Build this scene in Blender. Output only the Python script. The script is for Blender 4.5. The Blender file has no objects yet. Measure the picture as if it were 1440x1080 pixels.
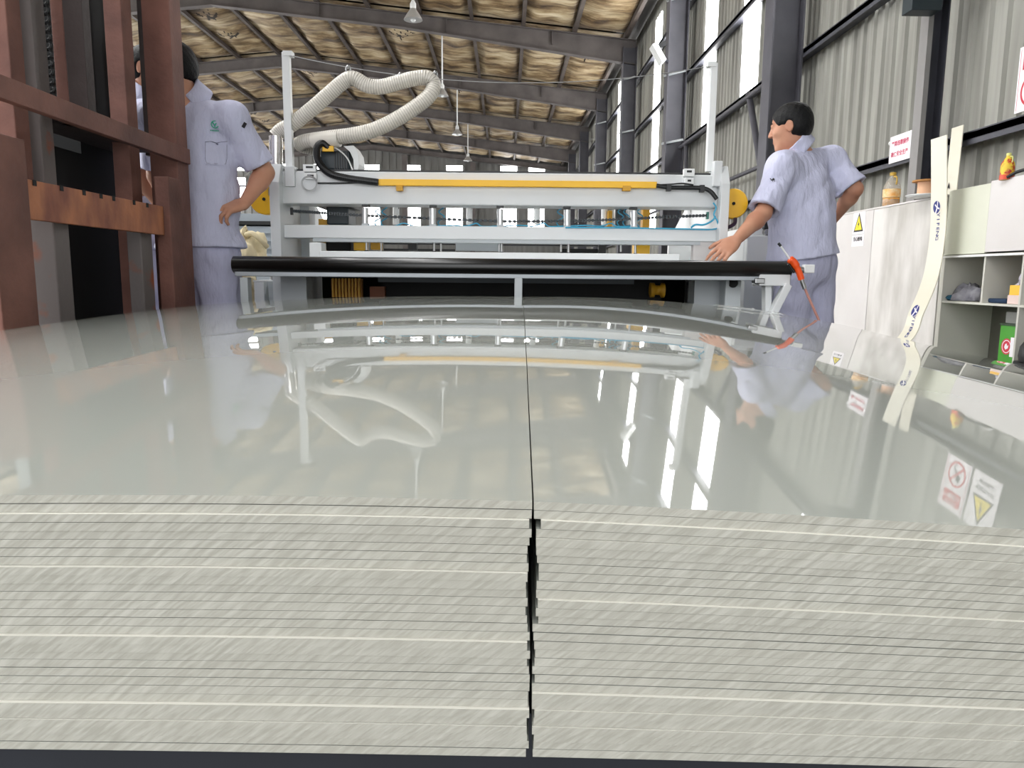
import bpy, bmesh, math, random
import numpy as np
from mathutils import Vector, Matrix
R_ = math.radians
random.seed(7)
SC = bpy.context.scene
COL = SC.collection

# ---------------------------------------------------------------- camera
CAM_H = 0.80
_p, _y, _r, FPX = R_(8.24), R_(0.509), R_(0.5), 1050.0
cF = Vector((math.sin(_y)*math.cos(_p), math.cos(_y)*math.cos(_p), -math.sin(_p)))
_R0 = Vector((math.cos(_y), -math.sin(_y), 0)); _U0 = _R0.cross(cF)
cR = _R0*math.cos(_r)+_U0*math.sin(_r); cU = _U0*math.cos(_r)-_R0*math.sin(_r)
cC = Vector((0, 0, CAM_H))
cam_data = bpy.data.cameras.new('camera'); cam = bpy.data.objects.new('camera', cam_data); COL.objects.link(cam)
cam_data.sensor_fit = 'HORIZONTAL'; cam_data.sensor_width = 36; cam_data.lens = 36*FPX/1440
cam_data.clip_start = 0.02; cam_data.clip_end = 300
M = Matrix((cR, cU, -cF)).transposed().to_4x4(); M.translation = cC
cam.matrix_world = M
SC.camera = cam

# ---------------------------------------------------------------- world, light, exposure
SC.view_settings.view_transform = 'Standard'; SC.view_settings.look = 'None'
SC.view_settings.gamma = 1; SC.view_settings.use_curve_mapping = False
SC.view_settings.exposure = 0.72
SC.cycles.use_denoising = True
SC.cycles.max_bounces = 8; SC.cycles.diffuse_bounces = 5; SC.cycles.glossy_bounces = 5
SC.cycles.transmission_bounces = 6; SC.cycles.transparent_max_bounces = 8
SC.cycles.caustics_reflective = False; SC.cycles.caustics_refractive = False
SC.cycles.sample_clamp_indirect = 6
W = bpy.data.worlds.new('overcast_sky'); SC.world = W; W.use_nodes = True
bg = W.node_tree.nodes['Background']
bg.inputs[0].default_value = (0.97, 0.98, 1.0, 1); bg.inputs[1].default_value = 2.1
WINDOW_GLOW = 7.5

# ---------------------------------------------------------------- helpers
def P(px, py, Y):
    d = cF+cR*((px-720)/FPX)+cU*((540-py)/FPX)
    return cC+d*(Y/d.y)
def PX(px, py, X):
    d = cF+cR*((px-720)/FPX)+cU*((540-py)/FPX)
    return cC+d*(X/d.x)
def V(*a): return Vector(a)

def lin(h):
    h = h.lstrip('#'); o = []
    for i in (0, 2, 4):
        c = int(h[i:i+2], 16)/255
        o.append(c/12.92 if c <= 0.04045 else ((c+0.055)/1.055)**2.4)
    return tuple(o)

MATS = {}
def mat(name, col, rough=0.5, metal=0.0, col2=None, var=0.12, scale=6.0, stretch=(1, 1, 1), bump=0.0, bscale=40.0,
        coat=0.0, emit=0.0, trans=0.0, alpha=1.0, spec=0.5, ramp=(0.3, 0.7), bstretch=None, detail=5, per_object=False, bdist=0.01):
    if name in MATS: return MATS[name]
    m = bpy.data.materials.new(name); m.use_nodes = True; MATS[name] = m
    nt = m.node_tree; b = nt.nodes['Principled BSDF']
    c1 = lin(col); c2 = lin(col2) if col2 else tuple(x*(1-var) for x in c1)
    tc = nt.nodes.new('ShaderNodeTexCoord'); mp = nt.nodes.new('ShaderNodeMapping')
    mp.inputs['Scale'].default_value = stretch
    nt.links.new(tc.outputs['Object'], mp.inputs['Vector'])
    if per_object:
        oi = nt.nodes.new('ShaderNodeObjectInfo'); ml = nt.nodes.new('ShaderNodeMath'); ml.operation = 'MULTIPLY'; ml.inputs[1].default_value = 57
        nt.links.new(oi.outputs['Random'], ml.inputs[0]); cx = nt.nodes.new('ShaderNodeCombineXYZ')
        for k in range(3): nt.links.new(ml.outputs[0], cx.inputs[k])
        nt.links.new(cx.outputs[0], mp.inputs['Location'])
    n = nt.nodes.new('ShaderNodeTexNoise'); n.inputs['Scale'].default_value = scale; n.inputs['Detail'].default_value = detail
    nt.links.new(mp.outputs[0], n.inputs['Vector'])
    r = nt.nodes.new('ShaderNodeValToRGB')
    r.color_ramp.elements[0].position = ramp[0]; r.color_ramp.elements[0].color = (*c2, 1)
    r.color_ramp.elements[1].position = ramp[1]; r.color_ramp.elements[1].color = (*c1, 1)
    nt.links.new(n.outputs['Fac'], r.inputs['Fac']); nt.links.new(r.outputs[0], b.inputs['Base Color'])
    b.inputs['Roughness'].default_value = rough; b.inputs['Metallic'].default_value = metal
    b.inputs['Coat Weight'].default_value = coat; b.inputs['Specular IOR Level'].default_value = spec
    b.inputs['Transmission Weight'].default_value = trans; b.inputs['Alpha'].default_value = alpha
    if emit:
        b.inputs['Emission Color'].default_value = (*c1, 1); b.inputs['Emission Strength'].default_value = emit
    if bump:
        n2 = nt.nodes.new('ShaderNodeTexNoise'); n2.inputs['Scale'].default_value = bscale; n2.inputs['Detail'].default_value = 4
        if bstretch:
            mp2 = nt.nodes.new('ShaderNodeMapping'); mp2.inputs['Scale'].default_value = bstretch
            nt.links.new(tc.outputs['Object'], mp2.inputs['Vector']); nt.links.new(mp2.outputs[0], n2.inputs['Vector'])
        else:
            nt.links.new(tc.outputs['Object'], n2.inputs['Vector'])
        bp = nt.nodes.new('ShaderNodeBump'); bp.inputs['Strength'].default_value = bump; bp.inputs['Distance'].default_value = bdist
        nt.links.new(n2.outputs['Fac'], bp.inputs['Height']); nt.links.new(bp.outputs[0], b.inputs['Normal'])
    return m

ORIG = {}     # object name -> world origin of the thing it belongs to
class MB:
    def __init__(s): s.v = []; s.f = []; s.m = []; s.sm = []
    def add(s, vs, fs, mi=0, smooth=False):
        o = len(s.v); s.v += [Vector(v) for v in vs]
        for f in fs: s.f.append([i+o for i in f]); s.m.append(mi); s.sm.append(smooth)
        return s
    def hexa(s, c, mi=0):   # 8 corners: bottom 4 ccw, top 4 ccw
        return s.add(c, [(0, 3, 2, 1), (4, 5, 6, 7), (0, 1, 5, 4), (1, 2, 6, 5), (2, 3, 7, 6), (3, 0, 4, 7)], mi)
    def box(s, x0, x1, y0, y1, z0, z1, mi=0):
        x0, x1 = min(x0, x1), max(x0, x1); y0, y1 = min(y0, y1), max(y0, y1); z0, z1 = min(z0, z1), max(z0, z1)
        return s.hexa([(x0, y0, z0), (x1, y0, z0), (x1, y1, z0), (x0, y1, z0), (x0, y0, z1), (x1, y0, z1), (x1, y1, z1), (x0, y1, z1)], mi)
    def pbox(s, a, b, c, d, Y, dep, mi=0):   # front face spans pixels a..c, b..d at depth Y
        xm, ym = (a+c)/2, (b+d)/2
        return s.box(P(a, ym, Y).x, P(c, ym, Y).x, Y, Y+dep, P(xm, d, Y).z, P(xm, b, Y).z, mi)
    def bar(s, p0, p1, w, h, up=(0, 0, 1), mi=0):
        p0, p1 = Vector(p0), Vector(p1); d = (p1-p0).normalized(); u = Vector(up)
        if abs(d.dot(u)) > 0.98: u = Vector((0, 1, 0))
        sx = d.cross(u).normalized()*(w/2); sy = sx.cross(d).normalized()*(h/2)
        return s.hexa([p0-sx-sy, p0+sx-sy, p0+sx+sy, p0-sx+sy, p1-sx-sy, p1+sx-sy, p1+sx+sy, p1-sx+sy], mi)
    def cyl(s, p0, p1, r0, r1=None, n=16, mi=0, caps=True):
        r1 = r0 if r1 is None else r1
        return s.tube([p0, p1], [r0, r1], n, mi, caps)
    def tube(s, path, r, n=8, mi=0, caps=True, closed=False):
        path = [Vector(p) for p in path]; k = len(path)
        rr = r if hasattr(r, '__len__') else [r]*k
        vs = []; prev = None
        for i, p in enumerate(path):
            if closed: t = path[(i+1) % k]-path[i-1]
            else: t = path[min(i+1, k-1)]-path[max(i-1, 0)]
            t.normalize()
            if prev is None:
                a = Vector((0, 0, 1)) if abs(t.z) < 0.9 else Vector((1, 0, 0))
                prev = t.cross(a).normalized()
            u = (prev-t*prev.dot(t)).normalized(); prev = u; w = t.cross(u)
            for j in range(n):
                an = 2*math.pi*j/n; vs.append(p+(u*math.cos(an)+w*math.sin(an))*rr[i])
        fs = []
        for i in range(k if closed else k-1):
            b = (i+1) % k
            for j in range(n):
                fs.append((i*n+j, i*n+(j+1) % n, b*n+(j+1) % n, b*n+j))
        s.add(vs, fs, mi, True)
        if caps and not closed:
            s.add(vs[:n], [tuple(range(n-1, -1, -1))], mi); s.add(vs[-n:], [tuple(range(n))], mi)
        return s
    def lathe(s, c, prof, n=20, mi=0, axis=(0, 0, 1)):
        ax = Vector(axis).normalized(); c = Vector(c)
        s.tube([c+ax*(z+1e-5*i) for i, (r, z) in enumerate(prof)], [max(r, 1e-4) for r, z in prof], n, mi) if False else None
        a = Vector((1, 0, 0)) if abs(ax.x) < 0.9 else Vector((0, 1, 0))
        u = ax.cross(a).normalized(); w = ax.cross(u); vs = []; k = len(prof)
        for r, z in prof:
            for j in range(n):
                an = 2*math.pi*j/n; vs.append(c+ax*z+(u*math.cos(an)+w*math.sin(an))*max(r, 1e-4))
        fs = [(i*n+j, i*n+(j+1) % n, (i+1)*n+(j+1) % n, (i+1)*n+j) for i in range(k-1) for j in range(n)]
        s.add(vs, fs, mi, True)
        s.add(vs[:n], [tuple(range(n-1, -1, -1))], mi); s.add(vs[-n:], [tuple(range(n))], mi)
        return s
    def prism(s, pts, dv, mi=0):   # planar polygon extruded by dv
        pts = [Vector(p) for p in pts]; dv = Vector(dv); n = len(pts)
        vs = pts+[p+dv for p in pts]
        fs = [tuple(range(n-1, -1, -1)), tuple(range(n, 2*n))]+[(i, (i+1) % n, n+(i+1) % n, n+i) for i in range(n)]
        return s.add(vs, fs, mi)
    def ball(s, c, r, n=12, mi=0, sc=(1, 1, 1)):
        c = Vector(c); prof = []
        vs = []; k = n//2
        for i in range(k+1):
            th = math.pi*i/k
            for j in range(n):
                an = 2*math.pi*j/n
                vs.append(c+Vector((math.sin(th)*math.cos(an)*r*sc[0], math.sin(th)*math.sin(an)*r*sc[1], -math.cos(th)*r*sc[2])))
        fs = [(i*n+j, i*n+(j+1) % n, (i+1)*n+(j+1) % n, (i+1)*n+j) for i in range(k) for j in range(n)]
        return s.add(vs, fs, mi, True)
    def build(s, name, mats, parent=None, bevel=0.0, fix=True):
        org = ORIG.get(parent.name, Vector((0, 0, 0))) if parent is not None else Vector((0, 0, 0))
        me = bpy.data.meshes.new(name)
        me.from_pydata([tuple(v-org) for v in s.v], [], s.f)
        for m in (mats if isinstance(mats, (list, tuple)) else [mats]): me.materials.append(m)
        me.polygons.foreach_set('material_index', s.m); me.polygons.foreach_set('use_smooth', s.sm)
        if fix:
            bm = bmesh.new(); bm.from_mesh(me); bmesh.ops.recalc_face_normals(bm, faces=bm.faces); bm.to_mesh(me); bm.free()
        me.update()
        o = bpy.data.objects.new(name, me); COL.objects.link(o)
        if parent is not None:
            o.parent = parent; ORIG[o.name] = org
        if bevel:
            md = o.modifiers.new('edge', 'BEVEL'); md.width = bevel; md.segments = 2; md.limit_method = 'ANGLE'; md.angle_limit = R_(40)
        return o

def tag(o, label, cat, group=None):
    o['label'] = label; o['category'] = cat
    if group: o['group'] = group
    return o
def thing(name, label, cat, loc=(0, 0, 0), group=None):
    o = bpy.data.objects.new(name, None); COL.objects.link(o); o.location = loc; o.empty_display_size = 0.1
    ORIG[o.name] = Vector(loc)
    return tag(o, label, cat, group)
def struct(o): o['kind'] = 'structure'; return o
def copy_tree(o, parent=None):
    c = o.copy(); COL.objects.link(c)
    if parent is not None: c.parent = parent
    for ch in list(o.children): copy_tree(ch, c)
    return c

def text_mesh(body, size, origin, right, up, mat_, name, parent, lift=0.0012, bold=False, xs=1.0, spacing=1.0):
    cu = bpy.data.curves.new('lettering', 'FONT'); cu.body = body; cu.size = size; cu.align_x = 'CENTER'; cu.align_y = 'CENTER'
    cu.space_line = spacing; cu.resolution_u = 2
    if bold: cu.offset = size*0.018
    o = bpy.data.objects.new('lettering', cu); COL.objects.link(o)
    bpy.context.view_layer.update()
    me = o.evaluated_get(bpy.context.evaluated_depsgraph_get()).to_mesh()
    right = Vector(right).normalized(); up = Vector(up).normalized(); n = right.cross(up)
    mb = MB(); mb.add([Vector(origin)+right*(v.co.x*xs)+up*v.co.y+n*lift for v in me.vertices], [tuple(p.vertices) for p in me.polygons])
    bpy.data.objects.remove(o); bpy.data.curves.remove(cu)
    return mb.build(name, mat_, parent, fix=False)
def disc(mb, c, right, up, r0, r1, n=32, mi=0, lift=0.001, ex=1.0):
    right = Vector(right).normalized(); up = Vector(up).normalized(); nn = right.cross(up); c = Vector(c)+nn*lift
    if r0 <= 0:
        vs = [c+(right*math.cos(2*math.pi*i/n)*ex+up*math.sin(2*math.pi*i/n))*r1 for i in range(n)]
        return mb.add(vs, [tuple(range(n))], mi)
    vs = []
    for rr in (r0, r1): vs += [c+(right*math.cos(2*math.pi*i/n)*ex+up*math.sin(2*math.pi*i/n))*rr for i in range(n)]
    return mb.add(vs, [(i, n+i, n+(i+1) % n, (i+1) % n) for i in range(n)], mi)
def flat(mb, c, right, up, pts, mi=0, lift=0.001):
    right = Vector(right).normalized(); up = Vector(up).normalized(); nn = right.cross(up); c = Vector(c)+nn*lift
    return mb.add([c+right*x+up*y for x, y in pts], [tuple(range(len(pts)))], mi)
def spline(pts, n=8):
    pts = [Vector(p) for p in pts]; out = []
    q = [pts[0]*2-pts[1]]+pts+[pts[-1]*2-pts[-2]]
    for i in range(1, len(q)-2):
        for k in range(n):
            t = k/n; a, b, c, d = q[i-1], q[i], q[i+1], q[i+2]
            out.append(0.5*((2*b)+(c-a)*t+(2*a-5*b+4*c-d)*t*t+(3*b-a-3*c+d)*t**3))
    out.append(pts[-1]); return out

# ---------------------------------------------------------------- materials
m_grey = mat('machine_grey', '#d6d9da', 0.38, var=0.05, scale=3)
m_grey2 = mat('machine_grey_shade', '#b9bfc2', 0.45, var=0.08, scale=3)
m_white = mat('white_paint', '#e6e8e8', 0.4, var=0.04)
m_alu = mat('aluminium', '#d8dadb', 0.3, 0.6, var=0.06)
m_steel = mat('steel', '#a5a6a6', 0.3, 0.9, var=0.1)
m_black = mat('black_plastic', '#16181a', 0.45, var=0.2)
m_rubber = mat('black_rubber', '#0c0c0c', 0.28, var=0.15, spec=0.5)
m_dark = mat('dark_interior', '#101112', 0.8, var=0.3)
m_yellow = mat('machine_yellow', '#f3bb0d', 0.4, var=0.06)
m_ochre = mat('ochre_paint', '#cf9a1e', 0.5, var=0.2)
m_blue = mat('blue_tube', '#3fa4c8', 0.35, var=0.1)
m_teal = mat('dark_teal', '#263238', 0.45, var=0.15)
m_column = mat('column_paint', '#595961', 0.55, col2='#48484f', scale=2.5, bump=0.05)
m_girt = mat('girt_paint', '#4b4c55', 0.55, col2='#3c3d44', scale=3)
m_rafter = mat('rafter_paint', '#67615f', 0.6, col2='#4f4a49', scale=2)
m_purlin = mat('purlin_paint', '#594f49', 0.65, col2='#413a36', scale=2.5)
m_wallp = mat('wall_sheet', '#a3a39b', 0.6, col2='#7d7c76', scale=1.6, stretch=(1, 3.5, 0.22), ramp=(0.3, 0.62), per_object=True, bump=0.03, bscale=8)
m_gable = mat('gable_sheet', '#7b7b79', 0.65, col2='#62625f', scale=1.5, stretch=(3, 1, 0.3))
m_daypane = mat('translucent_daylight_sheet', '#ffffff', 0.4, var=0.02, emit=WINDOW_GLOW)
m_roof = mat('roof_sheet', '#45423e', 0.7)
m_floor = mat('concrete_floor', '#8b8a86', 0.5, col2='#6d6b67', scale=0.9, bump=0.05)
m_rust = mat('rusty_steel', '#855a4e', 0.72, col2='#54352e', scale=5, ramp=(0.25, 0.75), bump=0.25, bscale=60)
m_rust2 = mat('orange_rusty_steel', '#b37450', 0.66, col2='#7d4a3a', scale=9, stretch=(1, 1, 0.5), ramp=(0.35, 0.62), bump=0.2, bscale=60)
m_rustgrey = mat('grey_rusty_steel', '#67605e', 0.65, col2='#8a4b2c', scale=7, ramp=(0.30, 0.40), bump=0.2, bscale=50)
m_rustdark = mat('dark_rusty_steel', '#3c3230', 0.7, col2='#2a1d1b', scale=5, bump=0.2, bscale=50)
m_shirt = mat('work_shirt_cloth', '#cacce4', 0.85, var=0.1, scale=9, bump=0.8, bscale=9, bstretch=(1.6, 1.6, 0.6), spec=0.15, bdist=0.035)
m_trous = mat('work_trouser_cloth', '#bfc0d9', 0.85, var=0.12, scale=9, bump=0.8, bscale=9, bstretch=(1.6, 1.6, 0.5), spec=0.15, bdist=0.035)
m_skin = mat('skin', '#c8977c', 0.5, col2='#b67f66', scale=10, spec=0.35)
m_hair = mat('black_hair', '#0a0b0d', 0.55, var=0.4, scale=40, bump=0.4, bscale=160, spec=0.25)
m_eye = mat('eye_white', '#e4ddd6', 0.25); m_iris = mat('dark_iris', '#1c120d', 0.2); m_lip = mat('lip', '#9b5a4e', 0.45)
m_shoe = mat('dark_shoe', '#26262a', 0.6)
m_cab = mat('cream_board', '#cfcfc5', 0.5, col2='#c4c2b9', scale=1.2, bump=0.02)
m_cabw = mat('white_board', '#dcd9d8', 0.5, col2='#cfcbc8', scale=1.4)
m_cabdirty = mat('scuffed_white_board', '#dedbd7', 0.55, col2='#98948a', scale=1.6, stretch=(1, 1.6, 0.5), ramp=(0.25, 0.52))
m_green = mat('green_carton', '#3f9a1f', 0.45, var=0.1); m_red = mat('red_print', '#cf2f45', 0.6, var=0.05)
m_pink = mat('pinkish_red_print', '#d6466b', 0.6, var=0.05)
m_paper = mat('white_sign_board', '#f2eef2', 0.5, var=0.02); m_ink = mat('black_print', '#1d1a22', 0.6); m_navy = mat('navy_print', '#1d2a78', 0.5, var=0.05)
m_signy = mat('sign_yellow', '#f5dd12', 0.5, var=0.03)
m_emb = mat('green_embroidery', '#2fa889', 0.7)
m_strip = mat('cream_plastic_strip', '#e0dcca', 0.35, var=0.05, scale=2)
m_orange = mat('orange_plastic', '#f0551a', 0.35, var=0.08)
m_sack = mat('cream_woven_sack', '#d8cba8', 0.85, var=0.15, scale=12, bump=0.4, bscale=30)
m_hose = mat('hose_film', '#ddd8ce', 0.35, var=0.1, scale=10); m_hosew = mat('hose_wire', '#8d877d', 0.4, 0.3)
m_card = mat('cardboard', '#b7834a', 0.8, var=0.12); m_tan = mat('tan_spool', '#dcae8c', 0.7, var=0.06)
# ---------------------------------------------------------------- building shell
XW, XL, XR = 3.5, -19.5, -8.0         # right wall, left wall, ridge
Y0, Y1, EAVE, RIDGE = -3.0, 45.5, 7.2, 8.35
def roof_z(x): return EAVE+(RIDGE-EAVE)*(1-abs(x-XR)/(XW-XR))

floor = struct(MB().box(XL-1, XW+1, Y0-14, Y1+1, -0.2, 0).build('floor', m_floor))

# right wall: corrugated sheets hung on girts, daylight sheets between them
wall = struct(MB().box(XW+0.36, XW+0.40, Y0, Y1, 0, 1.0).build('wall_right', m_wallp))
PW = 0.84
def sheet_mesh(mb, y0, z0, z1, mi=0, x=XW+0.2, wid=PW):
    prof = []
    nr = 4; w = wid/nr
    for k in range(nr):
        b = y0+k*w
        prof += [(b, 0), (b+w*0.52, 0), (b+w*0.60, -0.028), (b+w*0.86, -0.028), (b+w*0.94, 0)]
    prof.append((y0+wid-0.004, 0))
    n = len(prof)
    vs = [(x+dx, yy, z) for z in (z0, z1) for yy, dx in prof]
    return mb.add(vs, [(i, i+1, n+i+1, n+i) for i in range(n-1)], mi)
DAY_HI = (7.15, 11.5, 13.85, 22.6)       # daylight sheets above the second girt
DAY_ALL = (16.95, 18.8, 25.0, 30.3, 36.3, 41.5)
used = []
wn = 0
def window_strip(y, z0, z1, wid=PW, x=XW+0.2):
    global wn; wn += 1
    w = struct(MB().box(x-0.012, x+0.012, y-0.02, y, z0, z1).box(x-0.012, x+0.012, y+wid, y+wid+0.02, z0, z1).build('window_%d' % wn, m_girt))
    sheet_mesh(MB(), y, z0, z1, 0, x, wid).build('pane', m_daypane, w, fix=False)
first = {}
TOPZ = EAVE+0.34
def panel(y, wid, z0, z1):
    key = (z0, z1)
    if key not in first:
        o = first[key] = sheet_mesh(MB(), 0.0, z0, z1).build('wall_panel', m_wallp, wall, fix=False)
    else:
        o = first[key].copy(); COL.objects.link(o); o.parent = wall
    o.location = (0, y, 0); o.scale = (1, wid/PW, 1)
strips = sorted([(d, 3.5) for d in DAY_HI]+[(d, 1.9) for d in DAY_ALL])
y = Y0
for d, zb in strips+[(Y1, None)]:
    n = max(1, round((d-y)/PW)); w = (d-y)/n
    for q in range(n):
        panel(y+q*w, w, 0.0, 3.5); panel(y+q*w, w, 3.5, TOPZ)
    if zb is not None:
        window_strip(d, zb, EAVE-0.1); panel(d, PW, 0.0, zb); panel(d, PW, EAVE-0.1, TOPZ)
    y = d+PW
for z in (1.91, 3.50, 4.80, 6.20):
    MB().box(XW+0.02, XW+0.17, Y0, Y1, z-0.05, z+0.0).box(XW+0.02, XW+0.04, Y0, Y1, z-0.09, z+0.01).build('girt', m_girt, wall)
MB().box(XW+0.02, XW+0.17, Y0, Y1, 0.0, 0.12).build('girt', m_girt, wall)
def column(yc, h):
    mb = MB().box(XW-0.36, XW-0.34, yc-0.15, yc+0.15, 0, h).box(XW, XW+0.02, yc-0.15, yc+0.15, 0, h).box(XW-0.34, XW, yc-0.008, yc+0.008, 0, h)
    mb.box(XW-0.40, XW+0.04, yc-0.2, yc+0.2, 0, 0.03)
    return mb
for yc in (3.5, 9.5, 15.5, 21.5, 27.5, 33.5, 39.5):
    column(yc, 7.0).build('steel_column', m_column, wall)
# slim wind post between the first two columns
MB().box(XW-0.10, XW+0.03, 6.40, 6.41, 0, 6.9).box(XW-0.10, XW-0.09, 6.30, 6.41, 0, 6.9).box(XW+0.02, XW+0.03, 6.30, 6.41, 0, 6.9).build('wind_post', m_girt, wall)
MB().box(XW-0.141, XW-0.101, 6.29, 6.41, 0, 6.9).build('post_flange', mat('post_flange_paint', '#8d8b8a', 0.5), wall)
# diagonal pipes and conduit along the wall
MB().cyl((XW-0.03, 11.2, 3.42), (XW-0.12, 10.0, 1.9), 0.045).build('brace_pipe', m_column, wall)
MB().cyl((XW-0.03, 15.0, 3.42), (XW-0.12, 14.3, 1.9), 0.04).build('brace_pipe', m_column, wall)
MB().cyl((XW-0.06, 9.6, 3.36), (XW-0.06, 15.4, 3.36), 0.035).build('conduit_pipe', m_column, wall)
MB().cyl((XW-0.06, 9.6, 2.30), (XW-0.06, 21.4, 2.30), 0.03).build('conduit_pipe', m_column, wall)
for yc in (15.5, 21.5, 27.5):      # white tie straps that cross the columns
    for z in (3.5, 4.8, 6.2):
        MB().bar((XW-0.02, yc-0.2, z), (XW-0.40, yc+0.02, z-0.05), 0.03, 0.04).build('tie_strap', m_grey2, wall)

# gable wall at the far end with two rows of bright windows
gable = struct(MB().add([(XL, Y1, 0), (XW+0.3, Y1, 0), (XW+0.3, Y1, EAVE+0.36), (XR, Y1, RIDGE+0.36), (XL, Y1, EAVE+0.36)], [(0, 1, 2, 3, 4)]).build('wall_back', m_gable, fix=False))
for i in range(56):
    x = XL+0.2+i*0.41
    MB().box(x, x+0.05, Y1-0.04, Y1-0.002, 0, roof_z(x)-0.3).build('rib', m_gable, gable)
for z in (3.5, 5.9):
    MB().box(XL, XW, Y1-0.14, Y1-0.05, z-0.05, z+0.05).build('girt', m_girt, gable)
for x in (-14.5, -10.2, -6.0, -2.0):
    MB().box(x-0.15, x+0.15, Y1-0.4, Y1-0.15, 0, roof_z(x)-0.4).build('gable_post', m_rafter, gable)
for xc in (-18.2, -15.9, -13.2, -10.9, -8.0, -5.6, -3.1, 0.1, 1.75):
    for z0, z1 in (((6.8, 7.35), (5.04, 6.39)) if xc == -15.9 else ((6.64, 7.2), (3.69, 4.77))):
        wn += 1
        w = struct(MB().box(xc-0.54, xc-0.48, Y1-0.10, Y1-0.04, z0-0.06, z1+0.06).box(xc+0.48, xc+0.54, Y1-0.10, Y1-0.04, z0-0.06, z1+0.06)
                   .box(xc-0.48, xc+0.48, Y1-0.10, Y1-0.04, z0-0.06, z0).box(xc-0.48, xc+0.48, Y1-0.10, Y1-0.04, z1, z1+0.06).build('window_%d' % wn, m_gable))
        MB().box(xc-0.48, xc+0.48, Y1-0.075, Y1-0.06, z0, z1).build('pane', m_daypane, w)

# left wall, far side, with glowing sheets added to brighten the hall
wall2 = struct(MB().box(XL-0.04, XL, Y0, Y1, 0, EAVE).build('wall_left', m_gable))
for yc in np.arange(1.0, 45, 3.0):
    wn += 1
    w = struct(MB().box(XL+0.002, XL+0.05, yc-0.04, yc, 1.4, 6.6).box(XL+0.002, XL+0.05, yc+1.7, yc+1.74, 1.4, 6.6).build('window_%d' % wn, m_girt))
    MB().box(XL+0.01, XL+0.03, yc, yc+1.7, 1.4, 6.6).build('pane', m_daypane, w)
for yc in (3.5, 9.5, 15.5, 21.5, 27.5, 33.5, 39.5):
    MB().box(XL+0.06, XL+0.40, yc-0.13, yc+0.13, 0, 7).build('steel_column', m_column, wall2)

# front wall behind the photographer, added to cut daylight to a wide open gateway
front = struct(MB().box(XL, -7.0, Y0-0.05, Y0, 0, EAVE+0.3).box(3.0, XW+0.2, Y0-0.05, Y0, 0, EAVE+0.3).box(-7.0, 3.0, Y0-0.05, Y0, 4.2, EAVE+0.8).build('wall_front', m_gable))

# roof: outer sheet, rafters, purlins, sagging insulation blankets in every bay
ceil = struct(MB().add([(XL, Y0, EAVE+0.36), (XR, Y0, RIDGE+0.36), (XW+0.3, Y0, EAVE+0.36), (XL, Y1, EAVE+0.36), (XR, Y1, RIDGE+0.36), (XW+0.3, Y1, EAVE+0.36)],
                       [(0, 1, 4, 3), (1, 2, 5, 4)]).build('ceiling', m_roof, fix=False))
RA = (-2.5, 3.5, 9.5, 15.5, 21.5, 27.5, 33.5, 39.5, 45.3)
for yr in RA:
    for sgn, xe in ((1, XW), (-1, XL)):
        mb = MB()
        de, dr = (0.62, 0.36) if yr < 45 else (0.26, 0.26)       # deeper at the eave
        xm = XR+sgn*5.2; dm = dr
        pts = [(XR, RIDGE-0.02, dr), (xm, roof_z(xm)-0.02, dm), (xe, EAVE-0.02, de)]
        for (xa, za, da), (xb, zb, db) in zip(pts[:-1], pts[1:]):
            for zo, hw in ((0, 0.11), (1, 0.11)):      # flanges
                ta, tb = za-da*zo, zb-db*zo
                mb.hexa([(xa, yr-hw, ta-0.02), (xb, yr-hw, tb-0.02), (xb, yr+hw, tb-0.02), (xa, yr+hw, ta-0.02), (xa, yr-hw, ta), (xb, yr-hw, tb), (xb, yr+hw, tb), (xa, yr+hw, ta)])
            mb.hexa([(xa, yr-0.007, za-da), (xb, yr-0.007, zb-db), (xb, yr+0.007, zb-db), (xa, yr+0.007, za-da), (xa, yr-0.007, za-0.02), (xb, yr-0.007, zb-0.02), (xb, yr+0.007, zb-0.02), (xa, yr+0.007, za-0.02)])
        for q in (0.25, 0.55, 0.8):
            x = XR+(xe-XR)*q
            mb.box(x-0.006, x+0.006, yr-0.1, yr+0.1, roof_z(x)-0.38, roof_z(x)-0.03)
        mb.build('rafter', m_rafter, ceil)
PUR = [3.2-1.4*i for i in range(17)]
for x in PUR:
    z = roof_z(x)
    MB().box(x-0.03, x+0.03, Y0, Y1, z, z+0.22).box(x-0.03, x+0.07, Y0, Y1, z-0.012, z+0.0).build('purlin', m_purlin, ceil)
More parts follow.
